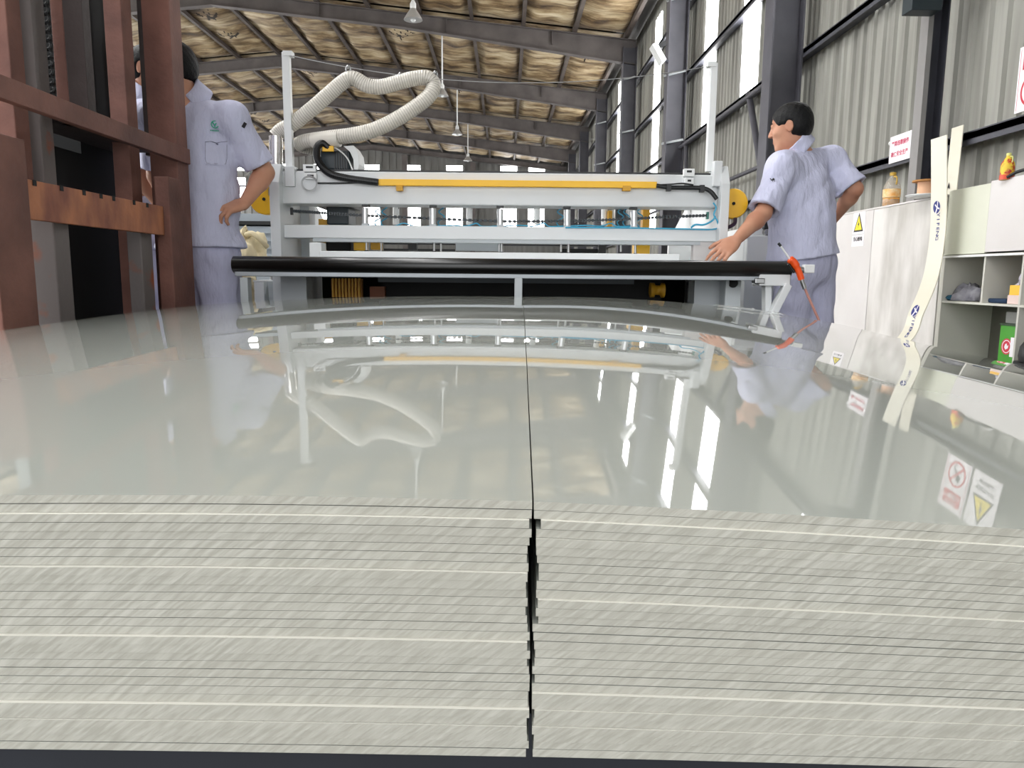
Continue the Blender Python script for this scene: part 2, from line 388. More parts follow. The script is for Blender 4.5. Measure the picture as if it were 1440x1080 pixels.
# insulation blanket material: cream film over yellow wool, water stained
def blanket_mat():
    m = bpy.data.materials.new('insulation_film'); m.use_nodes = True; nt = m.node_tree; b = nt.nodes['Principled BSDF']
    tc = nt.nodes.new('ShaderNodeTexCoord'); oi = nt.nodes.new('ShaderNodeObjectInfo')
    ml = nt.nodes.new('ShaderNodeMath'); ml.operation = 'MULTIPLY'; ml.inputs[1].default_value = 91
    nt.links.new(oi.outputs['Random'], ml.inputs[0])
    cx = nt.nodes.new('ShaderNodeCombineXYZ'); nt.links.new(ml.outputs[0], cx.inputs[0]); nt.links.new(ml.outputs[0], cx.inputs[1])
    def noise(sc, st, det, rough=0.6):
        mp = nt.nodes.new('ShaderNodeMapping'); mp.inputs['Scale'].default_value = st
        nt.links.new(tc.outputs['Object'], mp.inputs['Vector']); nt.links.new(cx.outputs[0], mp.inputs['Location'])
        n = nt.nodes.new('ShaderNodeTexNoise'); n.inputs['Scale'].default_value = sc; n.inputs['Detail'].default_value = det; n.inputs['Roughness'].default_value = rough
        nt.links.new(mp.outputs[0], n.inputs['Vector']); return n
    def ramp(n, els):
        r = nt.nodes.new('ShaderNodeValToRGB'); nt.links.new(n.outputs['Fac'], r.inputs[0]); e = r.color_ramp.elements
        while len(e) < len(els): e.new(0.5)
        for q, (ps, c) in zip(e, els): q.position = ps; q.color = (*lin(c), 1)
        return r
    a = ramp(noise(1.1, (0.7, 1.5, 1), 6), [(0.34, '#49392a'), (0.45, '#8a7454'), (0.55, '#bba988'), (0.72, '#d8ccb0')])
    s = ramp(noise(2.0, (0.35, 3.5, 1), 7, 0.7), [(0.30, '#3d3228'), (0.45, '#cfc5b6'), (0.58, '#ffffff')])
    mx = nt.nodes.new('ShaderNodeMix'); mx.data_type = 'RGBA'; mx.blend_type = 'MULTIPLY'; mx.inputs['Factor'].default_value = 0.9
    nt.links.new(a.outputs[0], mx.inputs[6]); nt.links.new(s.outputs[0], mx.inputs[7]); nt.links.new(mx.outputs[2], b.inputs['Base Color'])
    b.inputs['Roughness'].default_value = 0.55
    n = noise(6, (0.5, 2.5, 1), 4); bp = nt.nodes.new('ShaderNodeBump'); bp.inputs['Strength'].default_value = 0.5; bp.inputs['Distance'].default_value = 0.05
    nt.links.new(n.outputs['Fac'], bp.inputs['Height']); nt.links.new(bp.outputs[0], b.inputs['Normal'])
    return m
m_blanket = blanket_mat()
m_hole = mat('roof_tear', '#2a221b', 0.9)
def blanket(sl, wid, seed, torn):
    rnd = random.Random(seed); nx, ny = (30, 110) if torn else (12, 36); L = 5.86; vs = []; fs = []; mi = []
    ph = [rnd.uniform(0, 6.28) for _ in range(8)]
    holes = [(rnd.uniform(0.3, 0.7), rnd.uniform(0.15, 0.85), rnd.uniform(0.06, 0.12)) for _ in range(2)] if torn else []
    for j in range(ny+1):
        v = j/ny
        tie = abs(math.sin(v*math.pi*4))     # pinched by wires across the bay
        for i in range(nx+1):
            u = i/nx
            e = (1-(2*u-1)**4)*(1-(2*v-1)**12)
            sag = 0.11*e*(0.35+0.65*tie)+0.02*e*math.sin(9*u+ph[0]+5*v)+0.015*e*math.sin(23*v*2+ph[1]+4*u)+0.012*e*math.sin(40*v+7*u+ph[2])
            x = (u-0.5)*wid; vs.append((x, (v-0.5)*L, -sag-sl*x*0+0.13+sl*x))
    for j in range(ny):
        for i in range(nx):
            fs.append((j*(nx+1)+i, j*(nx+1)+i+1, (j+1)*(nx+1)+i+1, (j+1)*(nx+1)+i))
            u, v = (i+.5)/nx, (j+.5)/ny
            h = any(math.hypot((u-a), (v-b)*3.2)*(1+0.45*math.sin(6*math.atan2(v-b, u-a)+20*u)+0.3*math.sin(11*math.atan2(v-b, u-a))) < r*0.8 for a, b, r in holes)
            mi.append(1 if h else 0)
    mb = MB(); mb.v = [Vector(q) for q in vs]; mb.f = [list(f) for f in fs]; mb.m = mi; mb.sm = [True]*len(fs)
    return mb
slope = (RIDGE-EAVE)/(XW-XR)
protos = {}
cell = 0
for bi in range(len(RA)-1):
    yc = (RA[bi]+RA[bi+1])/2
    for i in range(len(PUR)-1):
        xa, xb = PUR[i+1]+0.04, PUR[i]-0.04; xc = (xa+xb)/2
        if bi < 2 and i in (4, 6, 9, 12) or bi == 2 and i in (9, 12):      # unseen glowing roof panels, added to brighten the hall from above
            wn += 1
            w = struct(MB().box(xa, xa+0.04, yc-2.9, yc+2.9, roof_z(xc)+0.02, roof_z(xc)+0.16).box(xb-0.04, xb, yc-2.9, yc+2.9, roof_z(xc)+0.02, roof_z(xc)+0.16).build('window_%d' % wn, m_purlin))
            MB().box(xa+0.04, xb-0.04, yc-2.88, yc+2.88, roof_z(xc)+0.08, roof_z(xc)+0.10).build('pane', m_daypane, w)
            continue
        sl = -slope if xc > XR else slope
        var = (sl > 0, (cell*7+bi*3) % 4); cell += 1
        if var not in protos:
            o = blanket(sl, xb-xa, 11+var[1]+(5 if var[0] else 0), var[1] == 2).build('insulation_panel', [m_blanket, m_hole], ceil, fix=False); protos[var] = o
        else:
            o = protos[var].copy(); COL.objects.link(o)
        o.location = (xc, yc, roof_z(xc))
        o.scale = (1, (RA[bi+1]-RA[bi])/6.0, 1)

# ---------------------------------------------------------------- stacks of plastic sheets
def edge_mat():
    m = bpy.data.materials.new('sawn_sheet_edge'); m.use_nodes = True; nt = m.node_tree; b = nt.nodes['Principled BSDF']
    tc = nt.nodes.new('ShaderNodeTexCoord')
    m0 = nt.nodes.new('ShaderNodeMapping'); m0.inputs['Rotation'].default_value = (0, R_(38), 0)
    mp = nt.nodes.new('ShaderNodeMapping'); mp.inputs['Scale'].default_value = (52, 40, 420)
    nt.links.new(tc.outputs['Object'], m0.inputs['Vector']); nt.links.new(m0.outputs[0], mp.inputs['Vector'])
    n = nt.nodes.new('ShaderNodeTexNoise'); n.inputs['Scale'].default_value = 1.0; n.inputs['Detail'].default_value = 2
    nt.links.new(mp.outputs[0], n.inputs['Vector'])
    r = nt.nodes.new('ShaderNodeValToRGB'); e = r.color_ramp.elements
    e[0].position = 0.36; e[0].color = (*lin('#9a998f'), 1); e[1].position = 0.70; e[1].color = (*lin('#b4b3aa'), 1)
    nt.links.new(n.outputs['Fac'], r.inputs[0])
    n2 = nt.nodes.new('ShaderNodeTexNoise'); n2.inputs['Scale'].default_value = 9; nt.links.new(tc.outputs['Object'], n2.inputs['Vector'])
    mx = nt.nodes.new('ShaderNodeMix'); mx.data_type = 'RGBA'; mx.inputs[7].default_value = (*lin('#a09e93'), 1)
    ml = nt.nodes.new('ShaderNodeMath'); ml.operation = 'MULTIPLY'; ml.inputs[1].default_value = 0.55; nt.links.new(n2.outputs['Fac'], ml.inputs[0]); nt.links.new(ml.outputs[0], mx.inputs['Factor'])
    nt.links.new(r.outputs[0], mx.inputs[6]); nt.links.new(mx.outputs[2], b.inputs['Base Color'])
    b.inputs['Roughness'].default_value = 0.75; b.inputs['Specular IOR Level'].default_value = 0.25
    bp = nt.nodes.new('ShaderNodeBump'); bp.inputs['Strength'].default_value = 0.5; bp.inputs['Distance'].default_value = 0.001
    nt.links.new(n.outputs['Fac'], bp.inputs['Height']); nt.links.new(bp.outputs[0], b.inputs['Normal'])
    return m
m_edge = edge_mat()
def gloss_mat():
    m = bpy.data.materials.new('glossy_sheet_face'); m.use_nodes = True; nt = m.node_tree; b = nt.nodes['Principled BSDF']
    b.inputs['Base Color'].default_value = (*lin('#a0a39c'), 1); b.inputs['Roughness'].default_value = 0.02; b.inputs['IOR'].default_value = 1.75
    tc = nt.nodes.new('ShaderNodeTexCoord'); n = nt.nodes.new('ShaderNodeTexNoise'); n.inputs['Scale'].default_value = 2.2; n.inputs['Detail'].default_value = 1
    mp = nt.nodes.new('ShaderNodeMapping'); mp.inputs['Scale'].default_value = (1, 0.8, 1)
    nt.links.new(tc.outputs['Object'], mp.inputs[0]); nt.links.new(mp.outputs[0], n.inputs['Vector'])
    return m
m_gloss = gloss_mat()
m_burr = mat('sawn_burr', '#e4e2d8', 0.85, var=0.05, spec=0.1)
NS, TH, YF, LEN, WID = 30, 0.00515, 0.40, 2.44, 1.22
ZT = 0.6765; SEAM = 0.0158
ca, sa = math.cos(R_(-1.1)), math.sin(R_(-1.1))
ARCH_T = np.linspace(0, 2.44, 1001)      # the sheets arch a little: rising from the front edge, nearly level towards the far end
_sl = np.interp(ARCH_T, [0, 0.35, 0.55, 0.85, 1.45, 2.0, 2.44], [0.045, 0.049, 0.036, 0.018, 0.013, 0.002, -0.008])
_sl = np.convolve(np.pad(_sl, 60, mode='edge'), np.ones(121)/121, mode='valid')
ARCH_H = np.concatenate([[0], np.cumsum((_sl[1:]+_sl[:-1])/2*(2.44/1000))])
def stack_shape(s, t):
    """height of the warped top sheet above its front inner corner; s runs from the seam (negative to the left), t from the front edge"""
    h = float(np.interp(t, ARCH_T, ARCH_H))
    if s < 0:
        a = 0.062-0.011*t; h -= a*s*s-0.29*a*abs(s)
    else:
        tau = t/LEN; h -= (0.035-0.0584*tau)*s+(0.045+0.0384*tau+4*tau*(1-tau)*0.0165)*s*s
    return h
ORD = ['topmost', 'second', 'third', 'fourth', 'fifth', 'sixth', 'seventh', 'eighth', 'ninth', 'tenth', 'eleventh', 'twelfth', 'thirteenth', 'fourteenth',
       'fifteenth', 'sixteenth', 'seventeenth', 'eighteenth', 'nineteenth', 'twentieth', 'twenty-first', 'twenty-second', 'twenty-third', 'twenty-fourth',
       'twenty-fifth', 'twenty-sixth', 'twenty-seventh', 'twenty-eighth', 'twenty-ninth', 'lowest']
rs = random.Random(5)
LEDGE = {-1: (2, 8, 16, 24, 26), 1: (2, 4, 11, 22, 24, 26)}     # sheets that stick out a little, their top rim white with sawn burr
def make_sheet(side, k):
    nx, ny = (40, 60) if k == 0 else (20, 30)
    jx = rs.uniform(0, 0.0018)+0.0006 if k > 1 else 0.00045+0.0002*k
    if 4 < k < 14: jx += 0.0015
    if side > 0 and k == 2: jx += 0.003
    jy = 0 if k == 0 else rs.choice((0, 0, 0.0001, 0.0001, 0.0002, 0.0003))
    if k in LEDGE[side]: jy = -0.0021
    elif k > 0 and k-1 in LEDGE[side]: jy = -0.0014
    gap = rs.choice((0.00024, 0.00024, 0.0003, 0.0004, 0.0005))
    mb = MB(); top = []; bot = []
    for j in range(ny+1):
        for i in range(nx+1):
            u = i/nx; s = side*(jx+u*(WID-jx)); t = LEN*j/ny
            S = stack_shape(side*u*WID, t)
            zt = ZT-k*TH+S*(1-0.75*k/NS); zb = ZT-(k+1)*TH+gap+S*(1-0.75*(k+1)/NS)
            X, Y = s, t+jy
            x = SEAM+X*ca-Y*sa; y = YF+X*sa+Y*ca
            top.append((x, y, zt)); bot.append((x, y, zb))
    n = len(top); w = nx+1
    def q(a, b, c, d): return (a, b, c, d) if side > 0 else (d, c, b, a)
    mb.add(top, [q(j*w+i, j*w+i+1, (j+1)*w+i+1, (j+1)*w+i) for j in range(ny) for i in range(nx)], 0, True)
    if k in LEDGE[side]:
        for i in range(nx): mb.m[i] = 2      # sawn burr along the front rim
    mb.add(bot, [q(j*w+i, (j+1)*w+i, (j+1)*w+i+1, j*w+i+1) for j in range(ny) for i in range(nx)], 0, True)
    ring = [i for i in range(nx+1)]+[j*w+nx for j in range(1, ny+1)]+[ny*w+i for i in range(nx-1, -1, -1)]+[j*w for j in range(ny-1, 0, -1)]
    m = len(ring)
    mb.add([top[i] for i in ring]+[bot[i] for i in ring], [q(m+i, m+(i+1) % m, (i+1) % m, i) for i in range(m)], 1)
    sd = 'wall-side' if side > 0 else 'rack-side'
    where = 'nearest the corrugated wall' if side > 0 else 'nearest the rusty rack'
    o = mb.build('plastic_sheet', [m_gloss, m_edge, m_burr], None, fix=False)
    if k == 0: lab = 'glossy pale grey plastic sheet, topmost of the stack %s, mirroring the hall' % where
    elif k == NS-1: lab = 'pale grey plastic sheet, lowest of the stack %s' % where
    else: lab = 'pale grey plastic sheet, %s from the top of the stack %s' % (ORD[k], where)
    tag(o, lab, 'plastic sheet', 'sheets in the stack %s' % where)
for side in (-1, 1):
    for k in range(NS): make_sheet(side, k)
# lift table under the stacks
lt = thing('lift_table', 'dark low steel table carrying both stacks of plastic sheets', 'table', (0, 1.6, 0))
MB().box(-1.15, 1.2, 0.47, 2.8, 0.40, 0.468).build('deck', m_dark, lt)
for i in range(9):
    y = 0.46+i*0.27
    MB().box(-0.6, 0.5, y, y+0.09, 0.468, 0.512).build('batten', mat('dark_navy_timber', '#171b24', 0.7, var=0.3, scale=12), lt)
for x in (-0.9, 0.9):
    for y0, y1 in ((0.7, 2.5), (2.5, 0.7)):
        MB().bar((x+(0.05 if y0 < y1 else 0), y0, 0.1), (x+(0.05 if y0 < y1 else 0), y1, 0.38), 0.04, 0.08).build('scissor_arm', m_dark, lt)
MB().box(-1.1, 1.15, 0.5, 2.75, 0, 0.07).build('base_frame', m_dark, lt)
# ---------------------------------------------------------------- rusty rack beside the stack
g = thing('steel_rack', 'tall rusty brown steel rack with a chain beside the stacked sheets', 'rack', (-1.45, 2.6, 0))
def post(x0, x1, y0, y1, z1, m, z0=0.0, name='post', bev=0.004):
    return MB().box(x0, x1, y0, y1, z0, z1).build(name, m, g, bevel=bev)
post(-1.46, -1.315, 1.965, 2.12, 1.155, m_rust)                      # short front post
post(-1.45, -1.362, 2.30, 2.38, 1.0, m_rustgrey)                    # stub below the low bar
post(-1.415, -1.362, 2.84, 2.93, 0.99, m_rustgrey)
post(-1.368, -1.312, 2.985, 3.10, 1.17, m_rust)                        # short rear post
post(-1.445, -1.335, 3.13, 3.24, 3.2, m_rust)                         # tall rear post
lb = MB().box(-1.352, -1.335, 2.00, 2.98, 0.945, 1.055).build('cross_bar', m_rust2, g, bevel=0.002)
for y in (2.17, 2.30, 2.42, 2.52, 2.60, 2.74, 2.84):
    MB().box(-1.3345, -1.3325, y, y+0.016, 1.040, 1.056).build('notch', m_dark, lb)
MB().box(-1.345, -1.318, 1.2, 3.22, 1.247, 1.308).build('cross_bar', m_rust, g, bevel=0.002)
def bp(x0, x1, y0, wd, dep, z1, m, z0=0.0):   # tall post placed by the sides it shows
    return MB().box(x0, x1, y0, y0+dep, z0, z1).build('post', m, g, bevel=0.003)
def xs(px, Y): return P(px, 60, Y).x
bp(xs(-14, 2.35), xs(12, 2.35), 2.35, 0, 0.07, 3.0, m_rust)
bp(xs(22, 2.45), xs(47, 2.45), 2.45, 0, 0.07, 3.0, m_rustgrey)
bp(xs(74, 2.6), xs(91, 2.6), 2.60, 0, 0.05, 3.0, m_rust, 1.29)
MB().box(-1.62, -1.43, 2.5, 3.20, 1.29, 1.33).build('cross_bar', m_rustdark, g)
bp(xs(91, 2.56), xs(118, 2.56), 2.56, 0, 0.05, 3.0, m_rustdark, 1.29)
bp(xs(148, 2.95), xs(173, 2.95), 2.95, 0, 0.08, 3.1, m_rust)
bp(xs(195, 3.27), xs(211, 3.27), 3.27, 0, 0.03, 3.1, m_rustdark, 1.29)
bp(xs(118, 2.75), xs(120, 2.75), 2.75, 0, 0.03, 3.0, m_steel, 1.29)
# enclosed hydraulic mast behind the posts
MB().box(-2.05, -1.62, 2.95, 3.32, 0.0, 3.0).build('mast_housing', m_dark, g)
MB().box(-1.95, -1.60, 2.42, 2.93, 0.0, 1.24).build('lower_housing', m_dark, g)
MB().box(-1.85, -1.80, 2.66, 2.70, 1.34, 3.0).build('guide_plate', mat('pale_metal', '#8f9494', 0.4, 0.4), g)
ch = MB().box(xs(66, 2.56)-0.006, xs(66, 2.56)+0.006, 2.575, 2.58, 1.30, 3.0).build('chain', m_black, g)
link0 = None
for i in range(64):
    z = 1.31+i*0.027; x = xs(66, 2.56)
    if link0 is None:
        link0 = MB().tube([(x+0.017*math.cos(a), 2.555, z+0.0155*math.sin(a)) for a in np.linspace(0, 2*math.pi, 10)[:-1]], 0.0055, 6, closed=True).build('link', m_black, ch); link = link0
    else:
        link = link0.copy(); COL.objects.link(link)
    link.location = (0, 0, i*0.027)

# white control cabinet behind the rack
wc = thing('control_cabinet', 'tall white steel cabinet standing behind the rusty rack', 'cabinet', (-2.4, 4.7, 0))
MB().box(-2.72, -2.21, 4.55, 4.95, 0.06, 1.98).build('body', m_white, wc, bevel=0.006)
MB().box(-2.70, -2.23, 4.53, 4.55, 0.1, 1.95).build('door', m_white, wc, bevel=0.003)
MB().box(-2.27, -2.25, 4.50, 4.53, 1.0, 1.15).build('handle', m_steel, wc)
MB().box(-2.70, -2.23, 4.58, 4.93, 0, 0.06).build('plinth', m_black, wc)

# ---------------------------------------------------------------- cutting machine
YM = 3.75
mc = thing('cutting_machine', 'long pale grey sheet cutting machine with yellow rail behind the black roller', 'machine', (0, YM, 0))
def pb(name, a, b, c, d, Y, dep, m, bevel=0.0, parent=None):
    return MB().pbox(a, b, c, d, Y, dep).build(name, m, parent or mc, bevel=bevel)
pb('top_beam', 396, 243, 1010, 289, YM, 0.16, m_grey, 0.006)
pb('beam_cap', 398, 240.5, 1006, 243.5, YM+0.03, 0.12, m_black)
pb('lower_beam', 392, 318.5, 1012, 337, YM, 0.10, m_grey, 0.004)
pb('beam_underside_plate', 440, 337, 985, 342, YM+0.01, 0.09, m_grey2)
# side plates with a chamfered head
def side_plate(px0, px1, head):
    x0, x1 = P(px0, 300, YM).x, P(px1, 300, YM).x
    mb = MB()
    zt, zb = P((px0+px1)/2, head, YM).z, 0.0
    mb.prism([(x0, YM-0.06, zb), (x0, YM+0.95, zb), (x0, YM+0.95, zt-0.25), (x0, YM+0.5, zt-0.08), (x0, YM+0.16, zt), (x0, YM-0.01, zt), (x0, YM-0.06, zt-0.09)], (x1-x0, 0, 0))
    return mb.build('side_plate', m_grey, mc, bevel=0.003)
side_plate(385, 399, 231); side_plate(1008, 1020, 234)
MB().pbox(1004, 226, 1016, 262, YM-0.03, 0.07).build('post_bracket', m_grey, mc, bevel=0.004)
MB().pbox(400, 233, 414, 262, YM-0.02, 0.07).build('post_bracket', m_grey, mc, bevel=0.004)
for a, c, yt in ((398.5, 409, 73), (997, 1006.5, 88)):
    b = 236
    po = MB().pbox(a, yt, c, b+5, YM+0.02, 0.035).build('cable_post', m_white, mc, bevel=0.002)
    MB().pbox(a-1.2, yt-2, c+1.2, yt+5, YM+0.015, 0.046).build('post_cap', m_white, po)
# yellow rail
yr = pb('cable_rail', 532, 253.5, 924, 262.5, YM-0.028, 0.026, m_yellow, 0.002)
for a, c in ((557, 566), (876, 887)):
    cl = MB().pbox(a, 261, c, 268, YM-0.034, 0.032).build('rail_clip', m_ochre, yr)
# air cylinders between the beams
for px in (513.5, 608.5, 703.5, 797.5, 891.5):
    yb = 318+(px-513)*0.011; yt = 286+(px-513)*0.011
    c = MB().cyl(P(px, yb, YM+0.03), P(px, yt+6, YM+0.03), 0.0165, n=18).build('air_cylinder', m_alu, mc)
    MB().pbox(px-5, yt-3, px+5, yt+4, YM+0.008, 0.04).build('cylinder_cap', m_black, c)
    MB().pbox(px-4.5, yb-4, px+4.5, yb, YM+0.01, 0.036).build('cylinder_foot', m_grey2, c)
    MB().cyl(P(px+2, yb+18, YM+0.04), P(px+2, yb+36, YM+0.04), 0.006).build('rod', m_steel, c)
    MB().lathe(P(px+2, yb+37.5, YM+0.04), [(0.018, 0), (0.017, 0.006), (0.009, 0.012)], 14).build('rod_foot', m_black, c)
for px in (536, 620, 702, 789, 873):
    MB().cyl(P(px, 354, YM+0.05), P(px, 338, YM+0.05), 0.005).build('guide_rod', m_steel, mc)
# rear row of cylinders with blue air tubes
for px in (557, 660, 755, 850, 868, 885):
    c = MB().cyl(P(px, 316, YM+0.30), P(px, 291, YM+0.30), 0.017, n=14).build('rear_cylinder', m_white, mc)
    MB().pbox(px-4, 290, px+4, 294, YM+0.29, 0.03).build('cylinder_cap', m_teal, c)
rr = random.Random(3)
for px in (531, 540, 620, 787, 872, 880, 899):
    pts = [P(px, 320, YM+0.12), P(px-4, 312, YM+0.1), P(px+5, 305, YM+0.14), P(px-3, 298, YM+0.12), P(px+4, 292, YM+0.16)]
    MB().tube(spline(pts, 5), 0.0035, 6).build('air_tube', m_blue, mc)
for a, b in ((500, 607), (612, 700), (706, 795), (800, 890)):
    pts = [P(a, 318, YM+0.03), P(a+25, 317, YM+0.02), P((a+b)/2, 318, YM+0.03), P((a+b)/2+14, 314, YM+0.03), P(b-22, 318.5, YM+0.02), P(b, 318, YM+0.03)]
    MB().tube(spline(pts, 6), 0.0035, 6).build('air_tube', m_blue, mc)
MB().tube(spline([P(795, 320, YM-0.01), P(880, 320.5, YM-0.01), P(960, 322, YM-0.005), P(1006, 322, YM-0.01), P(1009, 312, YM-0.03), P(1004, 302, YM-0.03), P(1007, 292, YM-0.03), P(1003, 285, YM-0.03)], 6), 0.004, 6).build('air_tube', m_blue, mc)
MB().tube(spline([P(972, 320, YM-0.005), P(978, 316, YM-0.02), P(990, 316, YM-0.03), P(1002, 310, YM-0.03), P(1006, 304, YM-0.03)], 6), 0.005, 6).build('air_tube', m_blue, mc)
# sagging drive chain
cp = spline([P(409, 296.5, YM+0.05), P(455, 299.5, YM+0.05), P(510, 303, YM+0.06), P(600, 307, YM+0.06), P(700, 311, YM+0.06), P(790, 311, YM+0.06), P(860, 309, YM+0.06), P(930, 305.5, YM+0.05), P(996, 303, YM+0.05)], 14)
dc = MB().tube(cp, 0.0035, 6).build('drive_chain', m_black, mc)
ln = 0
d = 0.0
mb = MB()
for i in range(len(cp)-1):
    a, b = cp[i], cp[i+1]; mb.bar(a*0.8+b*0.2, a*0.2+b*0.8, 0.016, 0.014)
mb.build('chain_link', m_teal, dc)['kind'] = 'stuff'
pb('chain_anchor', 408, 292, 411, 302, YM+0.04, 0.02, m_black)
pb('chain_anchor', 994, 298, 997, 308, YM+0.04, 0.02, mat('teal_paint', '#3f7f72', 0.5))
# inner housings and motors seen between the beams
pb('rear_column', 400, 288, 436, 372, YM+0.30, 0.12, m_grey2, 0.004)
pb('carriage_motor', 459, 287, 490, 316, YM+0.22, 0.2, m_teal, 0.008)
pb('motor_plate', 445, 286, 495, 291, YM+0.20, 0.24, m_black)
pb('yellow_bracket', 448, 308, 460, 318, YM+0.24, 0.1, m_ochre)
pb('gearbox', 458, 336, 493, 353, YM+0.22, 0.2, m_dark, 0.01)
pb('yellow_bracket', 497, 335, 513, 352, YM+0.2, 0.1, m_yellow, 0.004)
pb('yellow_bracket', 451, 335, 457, 352, YM+0.2, 0.1, m_ochre)
pb('carriage_box', 521, 341, 534, 351, YM+0.18, 0.1, m_ochre, 0.004)
pb('rear_rail', 540, 342, 640, 344, YM+0.4, 0.05, m_black)
pb('rear_rail', 540, 350, 640, 353, YM+0.4, 0.05, m_black)
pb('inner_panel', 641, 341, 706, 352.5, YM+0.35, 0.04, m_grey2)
pb('rear_rail', 706, 344, 850, 346, YM+0.4, 0.05, m_black)
pb('rear_rail', 790, 350, 850, 356, YM+0.4, 0.05, m_dark)
pb('valve_block', 574, 341, 586, 352, YM+0.36, 0.05, m_black)
pb('valve_block', 842, 344, 852, 357, YM+0.36, 0.05, m_black)
pb('yellow_bracket', 894, 343, 914, 358, YM+0.2, 0.12, m_yellow, 0.004)
pb('yellow_bracket', 904, 291, 914, 320, YM+0.25, 0.06, m_ochre, 0.003)
pb('yellow_bracket', 855, 296, 861, 318, YM+0.25, 0.06, m_ochre, 0.003)
pb('valve_block', 866, 292, 880, 320, YM+0.26, 0.06, m_teal, 0.004)
pb('rear_beam', 400, 286, 1008, 291, YM+0.5, 0.1, m_black)
pb('pressure_plate', 449, 355, 956, 371, YM-0.12, 0.16, m_white, 0.004)
pb('plate_end_block', 435, 341, 452, 364, YM-0.1, 0.1, m_white, 0.003)
pb('guard_panel', 940, 342, 1009, 372, YM+0.42, 0.03, m_white)
pb('lower_side_panel', 975, 339, 1010, 372, YM+0.02, 0.05, m_cabw)
# bed, shade panel, skirt and base
MB().box(-1.08, 1.10, YM-0.33, YM+0.9, 0.80, 0.847).build('bed', m_grey2, mc, bevel=0.003)
MB().box(-0.62, 0.78, YM+0.02, YM+0.05, 0.12, 0.80).build('under_bed_shade', m_dark, mc)  # black panel added to stand in for the shade under the bed
MB().box(-1.06, 1.08, YM+0.6, YM+0.63, 0.10, 0.80).build('rear_skirt', m_dark, mc)
MB().box(-0.62, 0.62, YM-0.10, YM-0.02, 0.765, 0.80).build('under_rail', m_teal, mc)
for x in (-1.0, 0.95):
    MB().box(x-0.06, x+0.06, YM-0.2, YM-0.08, 0, 0.80).build('bed_leg', m_grey2, mc)
    MB().box(x-0.06, x+0.06, YM+0.7, YM+0.82, 0, 0.80).build('bed_leg', m_grey2, mc)
pb('machine_foot_panel', 378, 396, 420, 440, YM-0.05, 0.1, m_grey2)
pb('bearing_block', 1020, 394, 1042, 432, YM-0.3, 0.1, m_grey2, 0.004)
MB().tube([P(1031, 398, YM-0.305)+V(0, 0, 0), P(1031, 398, YM-0.30)], 0.022, 16).build('bearing', m_dark, mc)
fm = pb('finned_motor', 466, 392, 508, 418, YM-0.04, 0.05, m_card)
for i in range(9):
    pb('fin', 467+i*4.6, 391.5, 469.2+i*4.6, 418, YM-0.06, 0.02, m_ochre, 0, fm)
pb('drive_box', 520, 403, 541, 418, YM-0.03, 0.04, mat('brown_box', '#7a4426', 0.6))
MB().lathe(P(914, 408, YM-0.04), [(0.036, 0), (0.036, 0.02), (0.024, 0.025), (0.024, 0.05), (0.036, 0.055), (0.036, 0.07)], 16, axis=(1, 0, 0)).build('motor_reel', m_ochre, mc)
# sensor boxes with thin leads
for a, b, c, d in ((426, 231, 444, 241.5), (428, 243, 445, 252), (962, 237, 977, 248), (963, 250, 976, 260)):
    s = pb('sensor_box', a, b, c, d, YM-0.02, 0.03, m_white, 0.002)
    MB().pbox(a+4, b+2.5, c-4, b+5.5, YM-0.021, 0.004).build('sensor_face', m_black, s)
for k in range(3):
    r = 0.033+0.003*k
    q = P(435, 258, YM-0.03-0.004*k)
    MB().tube([(q.x+r*math.cos(a), q.y, q.z+r*0.95*math.sin(a)) for a in np.linspace(0, 6.283, 25)[:-1]], 0.0013, 5, closed=True).build('lead_coil', m_steel, mc)
MB().tube(spline([P(446, 257.5, YM-0.01), P(480, 257.5, YM-0.01), P(505, 257, YM-0.01), P(528, 257, YM-0.015)], 6), 0.004, 6).build('lead', m_black, mc)
# motor with white cowl and its black cable
mo = pb('saw_motor', 450, 211, 492, 240, YM+0.06, 0.14, m_teal, 0.012)
for i in range(6): pb('cooling_rib', 470+i*3.4, 212, 471.4+i*3.4, 239, YM+0.055, 0.006, m_black, 0, mo)
cw = P(478, 241, YM+0.04)
arc = [(0.10*math.sin(a)-0.03, 0.145*math.cos(a)) for a in np.linspace(-0.55, 1.5, 12)]
MB().prism([(P(480, 203, YM).x, YM+0.05, P(480, 203, YM).z), (P(494, 202, YM).x, YM+0.05, P(494, 202, YM).z), (P(500, 212, YM).x, YM+0.05, P(500, 212, YM).z), (P(502, 228, YM).x, YM+0.05, P(502, 228, YM).z), (P(500, 241, YM).x, YM+0.05, P(500, 241, YM).z),
            (P(495, 241, YM).x, YM+0.05, P(495, 241, YM).z), (P(494, 222, YM).x, YM+0.05, P(494, 222, YM).z), (P(489, 211, YM).x, YM+0.05, P(489, 211, YM).z)], (0, 0.16, 0)).build('motor_cowl', m_white, mo)
MB().tube(spline([P(459, 203, YM+0.03), P(475, 210, YM+0.03), P(488, 222, YM+0.03), P(496, 239, YM+0.03)], 6), 0.004, 6).build('cowl_edge', m_white, mo)
pb('yellow_tag', 453, 205, 469, 213, YM+0.005, 0.012, m_yellow, 0.002, mo)
ct = spline([P(462, 208, YM+0.02), P(454, 201.5, YM+0.01), P(446, 207, YM), P(446, 222, YM-0.01), P(453, 235, YM-0.02), P(466, 245, YM-0.03), P(490, 251, YM-0.03), P(512, 254, YM-0.03), P(532, 256.5, YM-0.028)], 9)
cb = MB().tube(ct, 0.0165, 12).build('power_cable', m_black, mc)
mb = MB()
for i in range(0, len(ct)-1): 
    a, b = ct[i], ct[i+1]; mb.tube([a, a*0.6+b*0.4], 0.0178, 12)
mb.build('cable_rib', m_rubber, cb)['kind'] = 'stuff'
